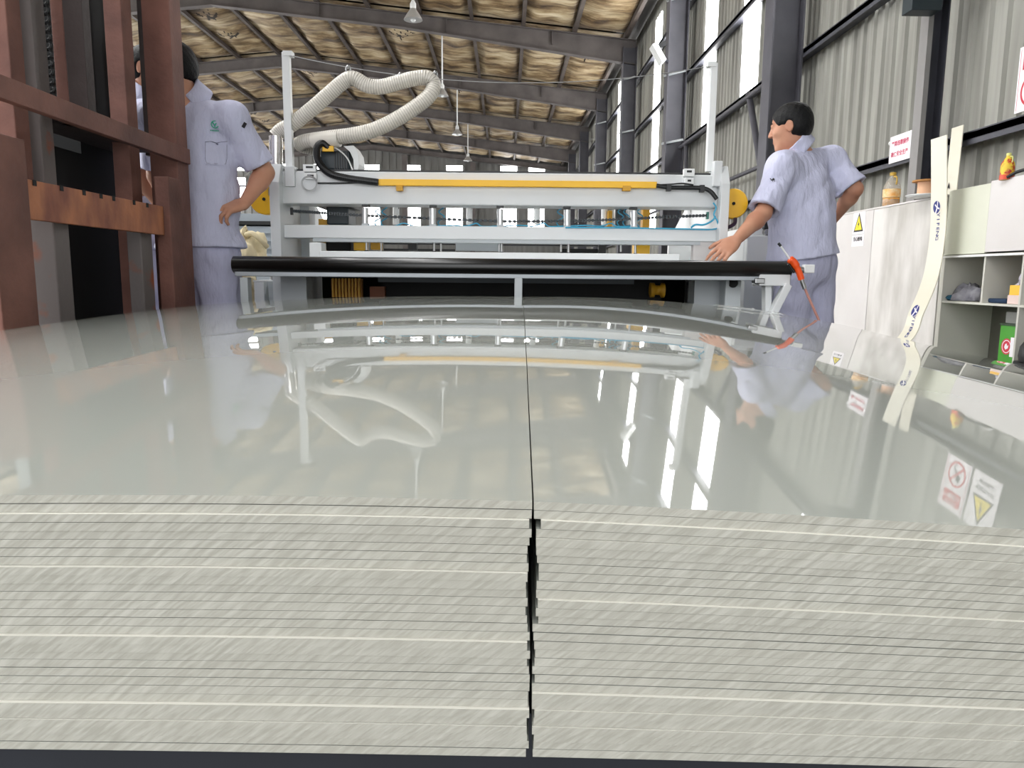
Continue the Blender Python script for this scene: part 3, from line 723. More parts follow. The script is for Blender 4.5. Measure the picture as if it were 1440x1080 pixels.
ct = spline([P(923, 261, YM-0.028), P(940, 263.5, YM-0.03), P(958, 264, YM-0.03), P(975, 264, YM-0.03), P(990, 265, YM-0.035), P(1000, 270, YM-0.04), P(1008, 280, YM-0.05)], 8)
cb = MB().tube(ct, 0.0105, 10).build('power_cable', m_black, mc)
MB().tube(spline([P(925, 260, YM-0.03), P(945, 259, YM-0.03), P(960, 258, YM-0.03), P(975, 260, YM-0.03)], 6), 0.004, 6).build('lead', m_black, mc)
for px, py in ((941, 263.5), (988, 265)):
    MB().pbox(px-3, py-5, px+3, py+5, YM-0.045, 0.03).build('cable_clamp', m_black, cb)
# yellow belt guards outside the side plates
for px, py, sx in ((374, 281, -1), (1029, 287, 1)):
    q = P(px, py, YM+0.1)
    gd = MB().lathe((q.x, q.y-0.03, q.z), [(0.070, 0), (0.074, 0.004), (0.074, 0.05), (0.070, 0.055)], 28, axis=(0, 1, 0)).build('belt_guard', m_yellow, mc)
    MB().lathe((q.x, q.y-0.036, q.z), [(0.008, 0), (0.008, 0.008)], 12, axis=(0, 1, 0)).build('guard_bolt', m_dark, gd)
MB().tube(spline([P(1034, 307, YM+0.06), P(1033, 314, YM+0.05), P(1026, 319, YM+0.03), P(1018, 322, YM+0.02), P(1018, 336, YM+0.02)], 6), 0.010, 8).build('drain_pipe', mat('purple_hose', '#3d2f45', 0.5), mc)

# ---------------------------------------------------------------- black roller stand in front of the bed
YR = 3.27
rl = thing('roller_stand', 'long black rubber roller on a grey stand in front of the cutting machine', 'roller stand', (0, YR, 0))
ra = P(328, 372, YR); rb = P(1111, 379.5, YR)
ro = MB().lathe(ra, [(0.030, 0), (0.0365, 0.004), (0.0365, (rb-ra).length-0.004), (0.030, (rb-ra).length)], 40, axis=(rb-ra)).build('roller', m_rubber, rl)
MB().cyl(rb, rb+(rb-ra).normalized()*0.09, 0.014).build('shaft', m_steel, ro)
MB().pbox(1132, 372, 1146, 384, YR-0.02, 0.04).build('shaft_end', m_white, ro, bevel=0.003)
MB().pbox(330, 382.5, 1078, 391.5, YR-0.02, 0.05).build('support_rail', mat('rail_paint', '#a9afb4', 0.4, 0.2), rl, bevel=0.003)
MB().pbox(1068, 384, 1112, 402, YR-0.03, 0.10).build('end_bracket', m_grey, rl, bevel=0.004)
MB().pbox(1062, 391, 1076, 399, YR-0.035, 0.05).build('bracket_foot', m_steel, rl, bevel=0.004)
def leg(a, b, c, d, w=0.035, Y=YR, name='leg', m=m_grey): return MB().bar(P(a, b, Y), P(c, d, Y), w, 0.05, up=(0, 1, 0)).build(name, m, rl, bevel=0.003)
leg(1107, 400, 1086, 441, 0.03, YR-0.02)
leg(1078, 398, 1078, 447, 0.028, YR+0.02)
zz = P(1086, 441, YR-0.02); MB().box(zz.x-0.03, zz.x+0.02, YR-0.08, YR+0.06, 0, zz.z).build('leg', m_grey2, rl, bevel=0.003)
c = P(729, 398, YR); MB().box(c.x-0.017, c.x+0.017, YR-0.02, YR+0.03, 0, P(729, 390, YR).z).build('leg', m_grey2, rl, bevel=0.003)
c = P(345, 398, YR); MB().box(c.x-0.017, c.x+0.017, YR-0.02, YR+0.03, 0, P(345, 390, YR).z).build('leg', m_grey2, rl, bevel=0.003)
MB().box(P(345, 398, YR).x, P(1086, 400, YR).x, YR+0.0, YR+0.03, 0.10, 0.14).build('foot_rail', m_grey2, rl)

# ---------------------------------------------------------------- dust hose, wire, clips
YH = 3.80
wr = thing('wire_rope', 'thin steel wire stretched between the two white posts above the machine', 'wire', P(705, 90, YM+0.04))
wa, wb = P(408, 78, YM+0.04), P(998, 93, YM+0.04)
wp = [wa.lerp(wb, t)-V(0, 0, 0.10*4*t*(1-t)) for t in np.linspace(0, 1, 25)]
MB().tube(wp, 0.0022, 6).build('wire', m_steel, wr)
for q in (wa, wb): MB().cyl(q-V(0.012, 0, 0), q+V(0.012, 0, 0), 0.006, n=8).build('turnbuckle', m_steel, wr)
hs = thing('dust_hose', 'ribbed translucent dust extraction hose looping above the machine from a shiny duct', 'hose', P(385, 240, YH))
hp = spline([P(387, 192, YH+0.03), P(396, 183, YH+0.03), P(412, 174, YH+0.02), P(440, 152, YH), P(465, 130, YH), P(486, 113, YH), P(499, 111, YH), P(516, 120, YH), P(536, 122, YH), P(560, 116, YH), P(585, 110, YH), P(602, 110, YH), P(610, 119, YH), P(604, 134, YH-0.02), P(585, 150, YH-0.03), P(555, 169, YH-0.04), P(525, 183, YH-0.04), P(495, 190, YH-0.03), P(462, 194, YH), P(430, 199, YH+0.04), P(424, 204, YH+0.10), P(452, 212, YH+0.14)], 24)
# resample evenly
L = [0]
for a, b in zip(hp[:-1], hp[1:]): L.append(L[-1]+(b-a).length)
def at_len(s):
    i = int(np.searchsorted(L, s)); i = min(max(i, 1), len(hp)-1)
    t = (s-L[i-1])/max(L[i]-L[i-1], 1e-6); return hp[i-1].lerp(hp[i], t)
pitch = 0.0115; nst = int(L[-1]/(pitch/4)); pts = [at_len(L[-1]*i/nst) for i in range(nst+1)]
HR = 0.036
MB().tube(pts, [HR*(0.955 if i % 4 == 2 else (1.0 if i % 4 == 0 else 0.975)) for i in range(nst+1)], 18).build('hose_skin', m_hose, hs)
mb = MB()
for i in range(0, nst, 4): mb.tube([pts[i].lerp(pts[i+1], -0.2+1e-3) if False else pts[i], pts[i].lerp(pts[i+1], 0.55)], HR*1.02, 18, caps=False)
mb.build('hose_wire', m_hosew, hs)['kind'] = 'stuff'
MB().lathe(P(436, 199, YH+0.0)+V(0.05, 0, 0.005), [(0.037, -0.10), (0.040, -0.09), (0.040, 0.03), (0.037, 0.04)], 20, axis=(-1, 0.2, -0.05)).build('hose_cuff', m_hose, hs)
d0, d1 = P(388, 272, YH+0.02), P(388, 192, YH+0.02)
MB().lathe(d0, [(0.030, 0), (0.033, 0.004), (0.033, (d1-d0).length*0.5), (0.0345, (d1-d0).length*0.51), (0.033, (d1-d0).length*0.53), (0.033, (d1-d0).length)], 24, axis=(d1-d0)).build('metal_duct', mat('polished_duct', '#e3dfda', 0.18, 0.9), hs)
MB().lathe(d0+V(0, 0, -0.01), [(0.036, 0), (0.036, 0.03)], 24).build('duct_clamp', m_steel, hs)
for px, py in ((489.5, 96), (563, 106), (612, 104)):
    q = P(px, py, YM+0.04)
    k = thing('hose_clip', {489.5: 'small steel pulley clip hanging the hose at its first peak', 563: 'small steel pulley clip above the middle dip of the hose', 612: 'small steel pulley clip at the far bend of the hose'}[px], 'clip', q, 'clips on the wire above the machine')
    MB().tube([(q.x+0.011*math.cos(a), q.y, q.z-0.004+0.014*math.sin(a)) for a in np.linspace(0, 6.283, 13)[:-1]], 0.004, 6, closed=True).build('hook', m_steel, k)
    MB().cyl(q+V(0, 0, -0.018), q+V(0, 0, -0.036), 0.0035, n=6).build('shank', m_steel, k)
    MB().ball(q+V(0, 0, 0.006), 0.010, 10).build('wheel', m_steel, k)

# ---------------------------------------------------------------- orange air gun on the roller end
YG = 3.17
ag = thing('air_gun', 'orange air blow gun with thin nozzle hanging at the end of the black roller', 'air gun', P(1118, 380, YG))
MB().tube(spline([P(1110, 364, YG), P(1116, 369, YG), P(1121, 377, YG), P(1124.5, 385, YG), P(1127, 393, YG)], 6), [0.012]*1+[0.0165]*10+[0.0135]*14, 12).build('body', m_orange, ag)
MB().tube([P(1109, 371, YG), P(1112, 376, YG), P(1117, 383, YG)], 0.006, 8).build('trigger', m_rubber, ag)
MB().tube([P(1110.5, 364, YG), P(1098, 346, YG)], [0.0045, 0.0038], 8).build('nozzle', m_white, ag)
MB().cyl(P(1098, 346, YG), P(1094.5, 342, YG), 0.0055, n=8).build('nozzle_tip', m_black, ag)
MB().cyl(P(1127, 393, YG), P(1131.5, 406, YG), 0.0095, n=12).build('coupling', m_steel, ag)
MB().tube(spline([P(1131.5, 405, YG), P(1138, 420, YG), P(1146, 438, YG), P(1152, 452, YG), P(1158, 475, YG)], 6), 0.0055, 8).build('air_line', mat('pinkish_hose', '#c98f83', 0.4), ag)
# ---------------------------------------------------------------- storage along the right wall
XC = 3.05
def yc_(px): return PX(px, 388, XC).y
pc = thing('panel_cabinet', 'long low white boarded cabinet along the wall behind the standing worker', 'cabinet', (3.2, 6.2, 0))
yb0, yb1, yb2 = yc_(1326)+0.04, yc_(1223), yc_(1160)
MB().box(XC+0.014, XC+0.33, yb0, yb2, 0.05, 1.365).build('body', m_cab, pc)
MB().box(XC-0.006, XC+0.012, yb0+0.004, yb1-0.004, 0.03, 1.37).build('front_board', m_cabdirty, pc, bevel=0.002)
MB().box(XC-0.006, XC+0.012, yb1+0.004, yb2, 0.03, 1.37).build('front_board', m_cabw, pc, bevel=0.002)
MB().box(XC-0.012, XC+0.34, yb0-0.005, yb2+0.005, 1.370, 1.384).build('top_board', m_cabw, pc, bevel=0.002)
nx_ = V(0, -1, 0)      # wall boards face -X; seen from inside, "right" runs towards the camera (-Y)
UPZ = V(0, 0, 1)
# electric shock sign stuck on the board
es = thing('warning_sticker', 'white sticker with a yellow electric shock triangle on the low white cabinet', 'sign', PX(1211, 323, XC-0.008))
q0 = PX(1211, 323, XC-0.009); yl, yr_ = PX(1200.5, 323, XC).y, PX(1217, 323, XC).y
hh = 0.5*(PX(1210, 296, XC).z-PX(1210, 346, XC).z); zc = 0.5*(PX(1210, 296, XC).z+PX(1210, 346, XC).z); hw = (yl-yr_)/2; ycn = (yl+yr_)/2
c0 = V(XC-0.009, ycn, zc)
MB().box(XC-0.009, XC-0.006, ycn-hw, ycn+hw, zc-hh, zc+hh).build('sheet', m_paper, es)
tr = lambda s, dy=0: [(-s*0.92, -s*0.72+dy), (s*0.92, -s*0.72+dy), (0, s*1.0+dy)]
flat(MB(), c0, nx_, UPZ, tr(0.095, 0.04), 0, 0.001).build('triangle_border', m_ink, es, fix=False)
flat(MB(), c0, nx_, UPZ, tr(0.070, 0.036), 0, 0.002).build('triangle_face', m_signy, es, fix=False)
flat(MB(), c0, nx_, UPZ, [(0.012, 0.075), (-0.014, 0.028), (-0.001, 0.030), (-0.010, -0.004), (0.018, 0.042), (0.004, 0.040)], 0, 0.003).build('lightning_bolt', m_ink, es, fix=False)
text_mesh('当心触电', 0.042, c0+V(0, 0, -0.092), nx_, UPZ, m_ink, 'lettering', es, 0.002, True)
mbl = MB(); flat(mbl, c0+V(0, 0, -0.052), nx_, UPZ, [(-hw, -0.001), (hw, -0.001), (hw, 0.001), (-hw, 0.001)], 0, 0.002); mbl.build('divider_line', m_ink, es, fix=False)

# open shelf cabinet
sc_ = thing('shelf_cabinet', 'cream board cabinet with open dark cubbies and two front boards', 'cabinet', (3.2, 4.8, 0))
ya, yd, ye = yc_(1326), yc_(1383), yc_(1437)
zt_, zs1, zs2 = 1.405, 0.965, 0.655
m_cubby = mat('grey_board', '#77766d', 0.6, col2='#66655d')
yf = 3.72
MB().box(XC+0.36, XC+0.375, yf, ya, 0.0, zt_).build('back_board', m_cubby, sc_)
MB().box(XC+0.01, XC+0.36, ya-0.016, ya, 0.0, zt_).build('side_board', m_cab, sc_)
MB().box(XC-0.004, XC+0.01, ya-0.016, ya+0.03, 0.0, zs1+0.01).build('side_trim_board', m_cab, sc_)
MB().box(XC, XC+0.37, yf, ya, zt_-0.014, zt_).build('top_board', m_cab, sc_)
MB().box(XC, XC+0.36, yf, ya-0.016, zs1-0.014, zs1).build('shelf_board', m_cab, sc_)
MB().box(XC, XC+0.36, yf, ya-0.016, zs2-0.014, zs2).build('shelf_board', m_cab, sc_)
MB().box(XC, XC+0.36, yd-0.008, yd+0.008, zs2, zs1-0.014).build('divider_board', m_cab, sc_)
MB().box(XC, XC+0.36, ye-0.008, ye+0.008, 0.02, zs2-0.014).build('divider_board', m_cab, sc_)
MB().box(XC, XC+0.36, ye-0.008, ye+0.008, zs2, zs1-0.014).build('divider_board', m_cab, sc_)
MB().box(XC, XC+0.36, yf, ya-0.016, 0.0, 0.02).build('floor_board', m_cab, sc_)
MB().box(XC+0.01, XC+0.36, yf, yf+0.016, 0.0, zt_).build('side_board', m_cab, sc_)
MB().box(XC-0.006, XC+0.01, yd+0.004, ya, zs1+0.004, zt_-0.002).build('front_board', mat('greenish_board', '#d6d8c8', 0.45, col2='#cdcfbd', scale=1.5), sc_, bevel=0.002)
MB().box(XC-0.010, XC+0.006, yf, yd-0.002, zs1+0.010, zt_+0.01).build('front_board', m_cabw, sc_, bevel=0.002)
MB().box(XC-0.016, XC, yf, ya, zs1-0.016, zs1-0.004).build('edge_strip', m_white, sc_)

# cloth bundle, carton and boxes in the cubbies
def crumple(c, sx, sy, sz, seed, mats, name, parent, n=20):
    rnd = random.Random(seed); mb = MB(); vs = []; k = n//2
    ph = [rnd.uniform(0, 6) for _ in range(9)]
    for i in range(k+1):
        th = math.pi*i/k
        for j in range(n):
            an = 2*math.pi*j/n
            r = 1+0.16*math.sin(3*an+ph[0]+2*th)+0.13*math.sin(5*an+ph[1]-3*th)+0.1*math.sin(7*th+ph[2]+2*an)+0.07*math.sin(11*an+ph[3]+4*th)
            z = -math.cos(th); vs.append(Vector(c)+V(math.sin(th)*math.cos(an)*sx*r, math.sin(th)*math.sin(an)*sy*r, max(z, -0.0)*sz*r))
    mb.add(vs, [(i*n+j, i*n+(j+1) % n, (i+1)*n+(j+1) % n, (i+1)*n+j) for i in range(k) for j in range(n)], 0, True)
    return mb.build(name, mats, parent)
cl = thing('cloth_bundle', 'crumpled grey and blue rag on the cubby shelf', 'rag', (XC+0.15, yc_(1362), zs2))
crumple((XC+0.14, PX(1368, 405, XC+0.14).y+0.04, zs2+0.004), 0.09, 0.11, 0.10, 3, mat('grey_rag', '#a9a8b0', 0.9, col2='#5a5a66', scale=14), 'grey_cloth', cl)
crumple((XC+0.10, PX(1350, 410, XC+0.10).y, zs2+0.003), 0.07, 0.08, 0.045, 8, mat('blue_rag', '#235f78', 0.9, var=0.3), 'blue_cloth', cl)
b2 = thing('blue_pad', 'flat dark blue pad lying on the cubby shelf beside the rag', 'pad', (XC+0.12, yc_(1398), zs2))
MB().box(XC+0.04, XC+0.24, PX(1418, 412, XC+0.05).y, PX(1388, 412, XC+0.05).y, zs2+0.002, zs2+0.03).build('cushion', mat('navy_cloth', '#1c3350', 0.9), b2, bevel=0.01)
sb = thing('snack_box', 'small yellow and pink box stuffed with bags on the cubby shelf', 'box', (XC+0.1, yc_(1427), zs2))
ys0, ys1 = PX(1436, 405, XC+0.03).y, PX(1418, 405, XC+0.03).y
MB().box(XC+0.03, XC+0.19, ys0, ys1, zs2+0.001, zs2+0.055).build('lower_box', mat('pale_pink_box', '#e6cfc8', 0.6), sb, bevel=0.002)
MB().box(XC+0.035, XC+0.185, ys0+0.005, ys1-0.005, zs2+0.055, zs2+0.115).build('upper_box', m_yellow, sb, bevel=0.002)
crumple((XC+0.11, (ys0+ys1)/2, zs2+0.113), 0.06, 0.05, 0.07, 5, mat('printed_bag', '#c9c5d2', 0.5, col2='#2b2738', scale=18, ramp=(0.45, 0.55)), 'bag', sb)
gb = thing('green_box', 'green carton with a round red emblem standing in the lower cubby', 'box', (XC+0.12, yc_(1418), 0.3))
yg0, yg1 = PX(1431, 480, XC+0.08).y, PX(1405, 480, XC+0.08).y; zg1 = PX(1418, 458, XC+0.08).z
MB().box(XC+0.08, XC+0.26, yg0, yg1, 0.021, zg1).build('carton', m_green, gb, bevel=0.003)
MB().box(XC+0.075, XC+0.265, yg0-0.004, yg1+0.004, zg1, zg1+0.012).build('lid', mat('dark_green', '#1f3c1c', 0.5), gb)
ce = V(XC+0.08, yg1-0.075, zg1-0.13)
disc(MB(), ce, nx_, UPZ, 0, 0.050, 32, 0, 0.0012).build('red_emblem', m_red, gb, fix=False)
disc(MB(), ce, nx_, UPZ, 0.036, 0.041, 32, 0, 0.002).build('emblem_ring', m_paper, gb, fix=False)
mbl = MB(); flat(mbl, ce, nx_, UPZ, [(-0.018, -0.006), (-0.006, -0.020), (0.016, -0.010), (0.020, 0.010), (0.006, 0.004), (0.004, 0.020), (-0.012, 0.014)], 0, 0.0024); mbl.build('emblem_mark', m_paper, gb, fix=False)
MB().box(XC+0.0775, XC+0.08, yg0+0.004, yg0+0.060, zg1-0.19, zg1-0.07).build('white_label', m_paper, gb)
gr = thing('grey_box', 'plain grey box standing on the green carton', 'box', (XC+0.18, yc_(1418), zg1))
MB().box(XC+0.10, XC+0.26, yg0+0.004, yg1-0.01, zg1+0.013, zs2-0.05).build('box', mat('grey_carton', '#8d8f8a', 0.6), gr, bevel=0.003)
MB().box(XC+0.098, XC+0.10, yg0+0.03, yg0+0.034, zg1+0.02, zs2-0.06).build('tape', m_cubby, gr)
YHM = PX(1472, 470, XC-0.13).y
bk = thing('black_helmet', 'round black helmet at the end of the cubby cabinet', 'helmet', (XC-0.16, YHM, 0.3))
MB().lathe((XC-0.13, YHM, 0.36), [(0.115, 0), (0.12, 0.03), (0.115, 0.08), (0.085, 0.13), (0.03, 0.155)], 24).build('shell', m_black, bk)
MB().lathe((XC-0.13, YHM, 0.345), [(0.14, 0), (0.14, 0.012)], 24).build('brim', m_black, bk)
MB().box(XC-0.2, XC-0.06, YHM-0.07, YHM+0.07, 0.0, 0.345).build('stand', mat('brown_stool', '#6d5348', 0.7), bk)

# leaning plastic strips
def leaning_strip(name, lab, top, pts, wid, thick=0.006):
    o = thing(name, lab, 'strip', (pts[-1][0], top, 0), 'cream plastic strips leaning on the wall')
    sp = spline([V(a, 0, z) for a, z in pts], 8); vs = []; n = len(sp)
    for q in sp: vs += [(q.x, top-wid/2, q.z), (q.x, top+wid/2, q.z), (q.x+thick, top+wid/2, q.z), (q.x+thick, top-wid/2, q.z)]
    fs = []
    for i in range(n-1):
        for j in range(4): fs.append((i*4+j, i*4+(j+1) % 4, (i+1)*4+(j+1) % 4, (i+1)*4+j))
    fs += [(0, 1, 2, 3), (4*n-1, 4*n-2, 4*n-3, 4*n-4)]
    MB().add(vs, fs).build('strip', m_strip, o); return o, sp
s1y = 5.17
def sx1(px, py): return P(px, py, s1y)
prof1 = [(sx1(1320, 193).x, sx1(1320, 193).z), (sx1(1320, 270).x, sx1(1320, 270).z), (sx1(1318, 330).x, sx1(1318, 330).z), (sx1(1308, 390).x, sx1(1308, 390).z), (sx1(1288, 440).x, sx1(1288, 440).z), (sx1(1268, 480).x, sx1(1268, 480).z), (sx1(1190, 560).x-0.05, 0.02)]
so, sp1 = leaning_strip('plastic_strip', 'bent cream plastic strip with blue logo leaning against the cream cabinet', s1y, prof1, 0.185)
def on_strip(z):
    for a, b in zip(sp1[:-1], sp1[1:]):
        if (a.z-z)*(b.z-z) <= 0:
            t = (a.z-z)/(a.z-b.z+1e-9); return a.lerp(b, t), (a-b).normalized()
    return sp1[-1], (sp1[-2]-sp1[-1]).normalized()
def strip_logo(zc, flip=1):
    q, up = on_strip(zc); c = V(q.x, s1y+0.02, q.z)
    disc(MB(), c, nx_, up, 0, 0.042, 36, 0, 0.0012, 1.0).build('logo_disc', m_navy, so, fix=False)
    mb = MB(); flat(mb, c, nx_, up, [(-0.018, -0.04), (0.0, -0.004), (-0.022, 0.016), (-0.012, 0.022), (0.006, 0.004), (0.010, 0.04), (0.018, 0.038), (0.014, 0.0), (0.036, -0.008), (0.034, -0.018), (0.012, -0.010), (-0.006, -0.042)], 0, 0.0022)
    mb.build('logo_arrow', m_paper, so, fix=False)
zl = sx1(1317, 291).z; strip_logo(zl)
zz0 = sx1(1320, 305).z
for i, chr_ in enumerate('YIFENG'):
    q, up = on_strip(sx1(1318, 302+i*6.6).z); text_mesh(chr_, 0.047, V(q.x, s1y+0.0, q.z), up*-1, nx_, m_navy, 'lettering', so, 0.0012, True)
q, up = on_strip(sx1(1285, 437).z); cc = V(q.x, s1y+0.02, q.z)
disc(MB(), cc, nx_, up, 0, 0.042, 36, 0, 0.0012).build('logo_disc', m_navy, so, fix=False)
mb = MB(); flat(mb, cc, nx_, up, [(-0.018, -0.04), (0.0, -0.004), (-0.022, 0.016), (-0.012, 0.022), (0.006, 0.004), (0.010, 0.04), (0.018, 0.038), (0.014, 0.0), (0.036, -0.008), (0.034, -0.018), (0.012, -0.010), (-0.006, -0.042)], 0, 0.0022); mb.build('logo_arrow', m_paper, so, fix=False)
for i, chr_ in enumerate('YIFENG'):
    q, up = on_strip(sx1(1280, 446+i*5.2).z); text_mesh(chr_, 0.047, V(q.x, s1y+0.0, q.z), up*-1, nx_, m_navy, 'lettering', so, 0.0012, True)
s2y = PX(1341, 215, 3.45).y
so2, sp2 = leaning_strip('plastic_strip', 'straight cream plastic strip leaning on the wall behind the cream cabinet', s2y, [(3.462, P(1346, 178, s2y).z), (3.455, P(1346, 270, s2y).z), (3.445, 0.8), (3.43, 0.02)], 0.15)
q = P(1343, 261, s2y); mb = MB(); flat(mb, V(3.453, s2y+0.03, q.z), nx_, UPZ, [(-0.02, -0.03), (0, 0.03), (0.02, -0.03), (0, -0.012)], 0, 0.002); mb.build('print_mark', m_ink, so2, fix=False)

# oil bottles
m_oil = mat('amber_oil', '#d99a2b', 0.15, var=0.1, spec=0.6); m_pet = mat('clear_plastic', '#d8d2c4', 0.12, alpha=0.38, spec=0.6)
m_label = mat('orange_label', '#f0a53a', 0.5, col2='#f7e3b8', scale=22); m_label2 = mat('red_yellow_label', '#e9c63c', 0.5, col2='#c0392b', scale=26, ramp=(0.42, 0.5))
def bottle(c, h, r, lab, body, label_m, low, cap_m):
    o = thing('oil_bottle', lab, 'bottle', c, 'cooking oil bottles on the cabinets')
    MB().lathe(c, [(r*0.9, 0), (r, h*0.03), (r, h*0.18), (r*0.93, h*0.22), (r, h*0.26), (r, h*0.52), (r*0.92, h*0.62), (r*0.62, h*0.75), (r*0.34, h*0.85), (r*0.3, h*0.9)], 24).build('body', body, o)
    MB().lathe(c, [(r*0.88, 0.002), (r*0.96, h*0.03), (r*0.96, h*low), (0.001, h*low)], 24).build('oil', m_oil, o) if low > 0 else None
    MB().lathe(Vector(c)+V(0, 0, h*0.26), [(r*1.008, 0), (r*1.008, h*0.24)], 24).build('label', label_m, o)
    MB().lathe(Vector(c)+V(0, 0, h*0.9), [(r*0.36, 0), (r*0.36, h*0.09), (r*0.25, h*0.1)], 16).build('cap', cap_m, o)
    q = Vector(c); MB().tube(spline([q+V(0, -r*0.3, h*0.86), q+V(0, -r*0.9, h*0.84), q+V(0, -r*1.02, h*0.74), q+V(0, -r*0.95, h*0.62)], 5), r*0.09, 8).build('handle', cap_m, o)
    return o
q = P(1253, 283, 6.18)
bottle((q.x, q.y, 1.3845), 0.268, 0.066, 'large half empty oil bottle with amber label on the low white cabinet', m_pet, m_label, 0.5, mat('gold_cap', '#c9a23a', 0.4))
q = P(1415, 256, 4.66)
bottle((q.x, q.y, zt_+0.0005), 0.158, 0.038, 'small golden oil bottle with red base on the cubby cabinet', m_label2, m_label2, 0, mat('pale_yellow_cap', '#dfe08a', 0.4))
MB().lathe((q.x, q.y, zt_+0.0008), [(0.040, 0), (0.040, 0.028)], 24).build('base_band', mat('orange_red', '#e0502a', 0.4), bpy.data.objects['oil_bottle.001'])
cbk = thing('cable', 'black cable loop lying on the cubby cabinet behind the small bottle', 'cable', (3.25, 4.5, zt_))
q = P(1432, 250, 4.55)
MB().tube(spline([V(q.x-0.02, 4.62, zt_+0.011), V(q.x, 4.56, zt_+0.035), V(q.x+0.02, 4.48, zt_+0.042), V(q.x+0.02, 4.40, zt_+0.03), V(q.x+0.03, 4.3, zt_+0.011)], 6), 0.010, 8).build('lead', m_black, cbk)
MB().tube(spline([V(q.x+0.05, 4.56, zt_+0.006), V(q.x+0.06, 4.50, zt_+0.06), V(q.x+0.06, 4.42, zt_+0.06), V(q.x+0.06, 4.34, zt_+0.006)], 6), 0.006, 8).build('white_lead', m_white, cbk)
# tape spool and the plate under it
q = P(1303, 268, 5.5)
pl = thing('white_tray', 'thin white tray under the tan spool on the low cabinet', 'tray', (q.x, 5.5, 1.384))
MB().lathe((q.x, 5.5, 1.3845), [(0.10, 0), (0.135, 0.012), (0.135, 0.018), (0.10, 0.010)], 28).build('dish', m_white, pl)
MB().lathe((q.x, 5.5, 1.3848), [(0.07, 0.0), (0.07, 0.011)], 28).build('rim_base', m_white, pl)
spo = thing('spool', 'tan cardboard spool with a brown flange beside the bent strip', 'spool', (q.x, 5.5, 1.40))
MB().lathe((q.x, 5.5, 1.396), [(0.062, 0), (0.062, 0.098)], 26).build('core', m_tan, spo)
MB().lathe((q.x, 5.5, 1.494), [(0.098, 0), (0.098, 0.012)], 26).build('flange', m_card, spo)

# slogan sign on the wall sheets
sl = thing('slogan_sign', 'white sign with two lines of red characters on the corrugated wall', 'sign', PX(1266, 205, XW))
SX = XW+0.0
yl, yr_ = PX(1251.5, 205, SX).y, PX(1280.5, 205, SX).y
zt2 = 0.5*(PX(1252, 194, SX).z+PX(1280, 183, SX).z); zb2 = 0.5*(PX(1251, 231, SX).z+PX(1281, 221, SX).z)
ycn, zcn, hw, hh = (yl+yr_)/2, (zt2+zb2)/2, (yl-yr_)/2, (zt2-zb2)/2
MB().box(SX, SX+0.006, ycn-hw, ycn+hw, zcn-hh, zcn+hh).build('board', m_paper, sl)
MB().box(SX+0.006, SX+0.17, ycn-0.02, ycn+0.02, zcn-0.02, zcn+0.02).build('standoff', m_girt, sl)
cs = V(SX, ycn, zcn); tw = hw*1.62/6
text_mesh('严禁违章操作', tw*1.0, cs+V(0, 0, hh*0.36), nx_, UPZ, m_pink, 'lettering', sl, 0.002, True)
text_mesh('确保安全生产', tw*1.0, cs+V(0, 0, -hh*0.42), nx_, UPZ, m_pink, 'lettering', sl, 0.002, True)
for y, z in ((ycn+hw+0.03, zcn+hh*0.6), (ycn-hw-0.03, zcn+hh*0.75)):
    MB().ball((SX+0.012, y, z), 0.018, 10, sc=(0.6, 1, 1)).build('fixing', m_white, sl)

# two safety boards beyond the edge of view that mirror in the sheets
sy0 = PX(1434, 120, XW).y
def safety_board(yn, name, lab):
    o = thing(name, lab, 'sign', (SX, yn, 2.2))
    MB().box(SX-0.02, SX-0.012, yn-0.30, yn, 1.93, 2.36).build('board', m_paper, o)
    MB().box(SX-0.012, SX+0.17, yn-0.2, yn-0.1, 2.1, 2.2).build('standoff', m_girt, o)
    return o, V(SX-0.02, yn-0.15, 2.145)
o, c = safety_board(sy0, 'no_fire_sign', 'white no open flame sign with a red block on the corrugated wall')
mb = MB(); flat(mb, c+V(0, 0, 0.115), nx_, UPZ, [(-0.105, -0.055), (0.105, -0.055), (0.105, 0.055), (-0.105, 0.055)], 0, 0.001); mb.build('red_block', m_red, o, fix=False)
text_mesh('生产区域', 0.036, c+V(0, 0, 0.148), nx_, UPZ, m_paper, 'lettering', o, 0.002, True)
text_mesh('严禁烟火', 0.050, c+V(0, 0, 0.095), nx_, UPZ, m_paper, 'lettering', o, 0.002, True)
disc(MB(), c+V(0, 0, -0.085), nx_, UPZ, 0.088, 0.105, 40, 0, 0.001).build('red_ring', m_red, o, fix=False)
mb = MB(); flat(mb, c+V(0, 0, -0.085), nx_, UPZ, [(-0.07, 0.058), (-0.058, 0.07), (0.07, -0.058), (0.058, -0.07)], 0, 0.003); mb.build('red_bar', m_red, o, fix=False)
mb = MB(); flat(mb, c+V(0, 0, -0.085), nx_, UPZ, [(-0.05, -0.05), (-0.042, -0.056), (0.03, 0.02), (0.022, 0.028)], 0, 0.002); flat(mb, c+V(0, 0, -0.085), nx_, UPZ, [(0.01, 0.0), (0.045, 0.005), (0.05, 0.04), (0.035, 0.03), (0.03, 0.07), (0.01, 0.04), (0.0, 0.055), (-0.005, 0.02)], 0, 0.002); mb.build('match_symbol', m_ink, o, fix=False)
for k in (-1, 1):
    mb = MB(); flat(mb, c+V(0, -0.138*k*0+0, 0), nx_, UPZ, [(0.132*k-0.002, -0.2), (0.132*k+0.002, -0.2), (0.132*k+0.002, 0.2), (0.132*k-0.002, 0.2)], 0, 0.001); mb.build('border_line', m_pink, o, fix=False)
o, c = safety_board(sy0-0.33, 'shock_warning_sign', 'white board with a large yellow warning triangle beside the no flame sign')
flat(MB(), c+V(0, 0, 0.055), nx_, UPZ, tr(0.13), 0, 0.001).build('triangle_border', m_ink, o, fix=False)
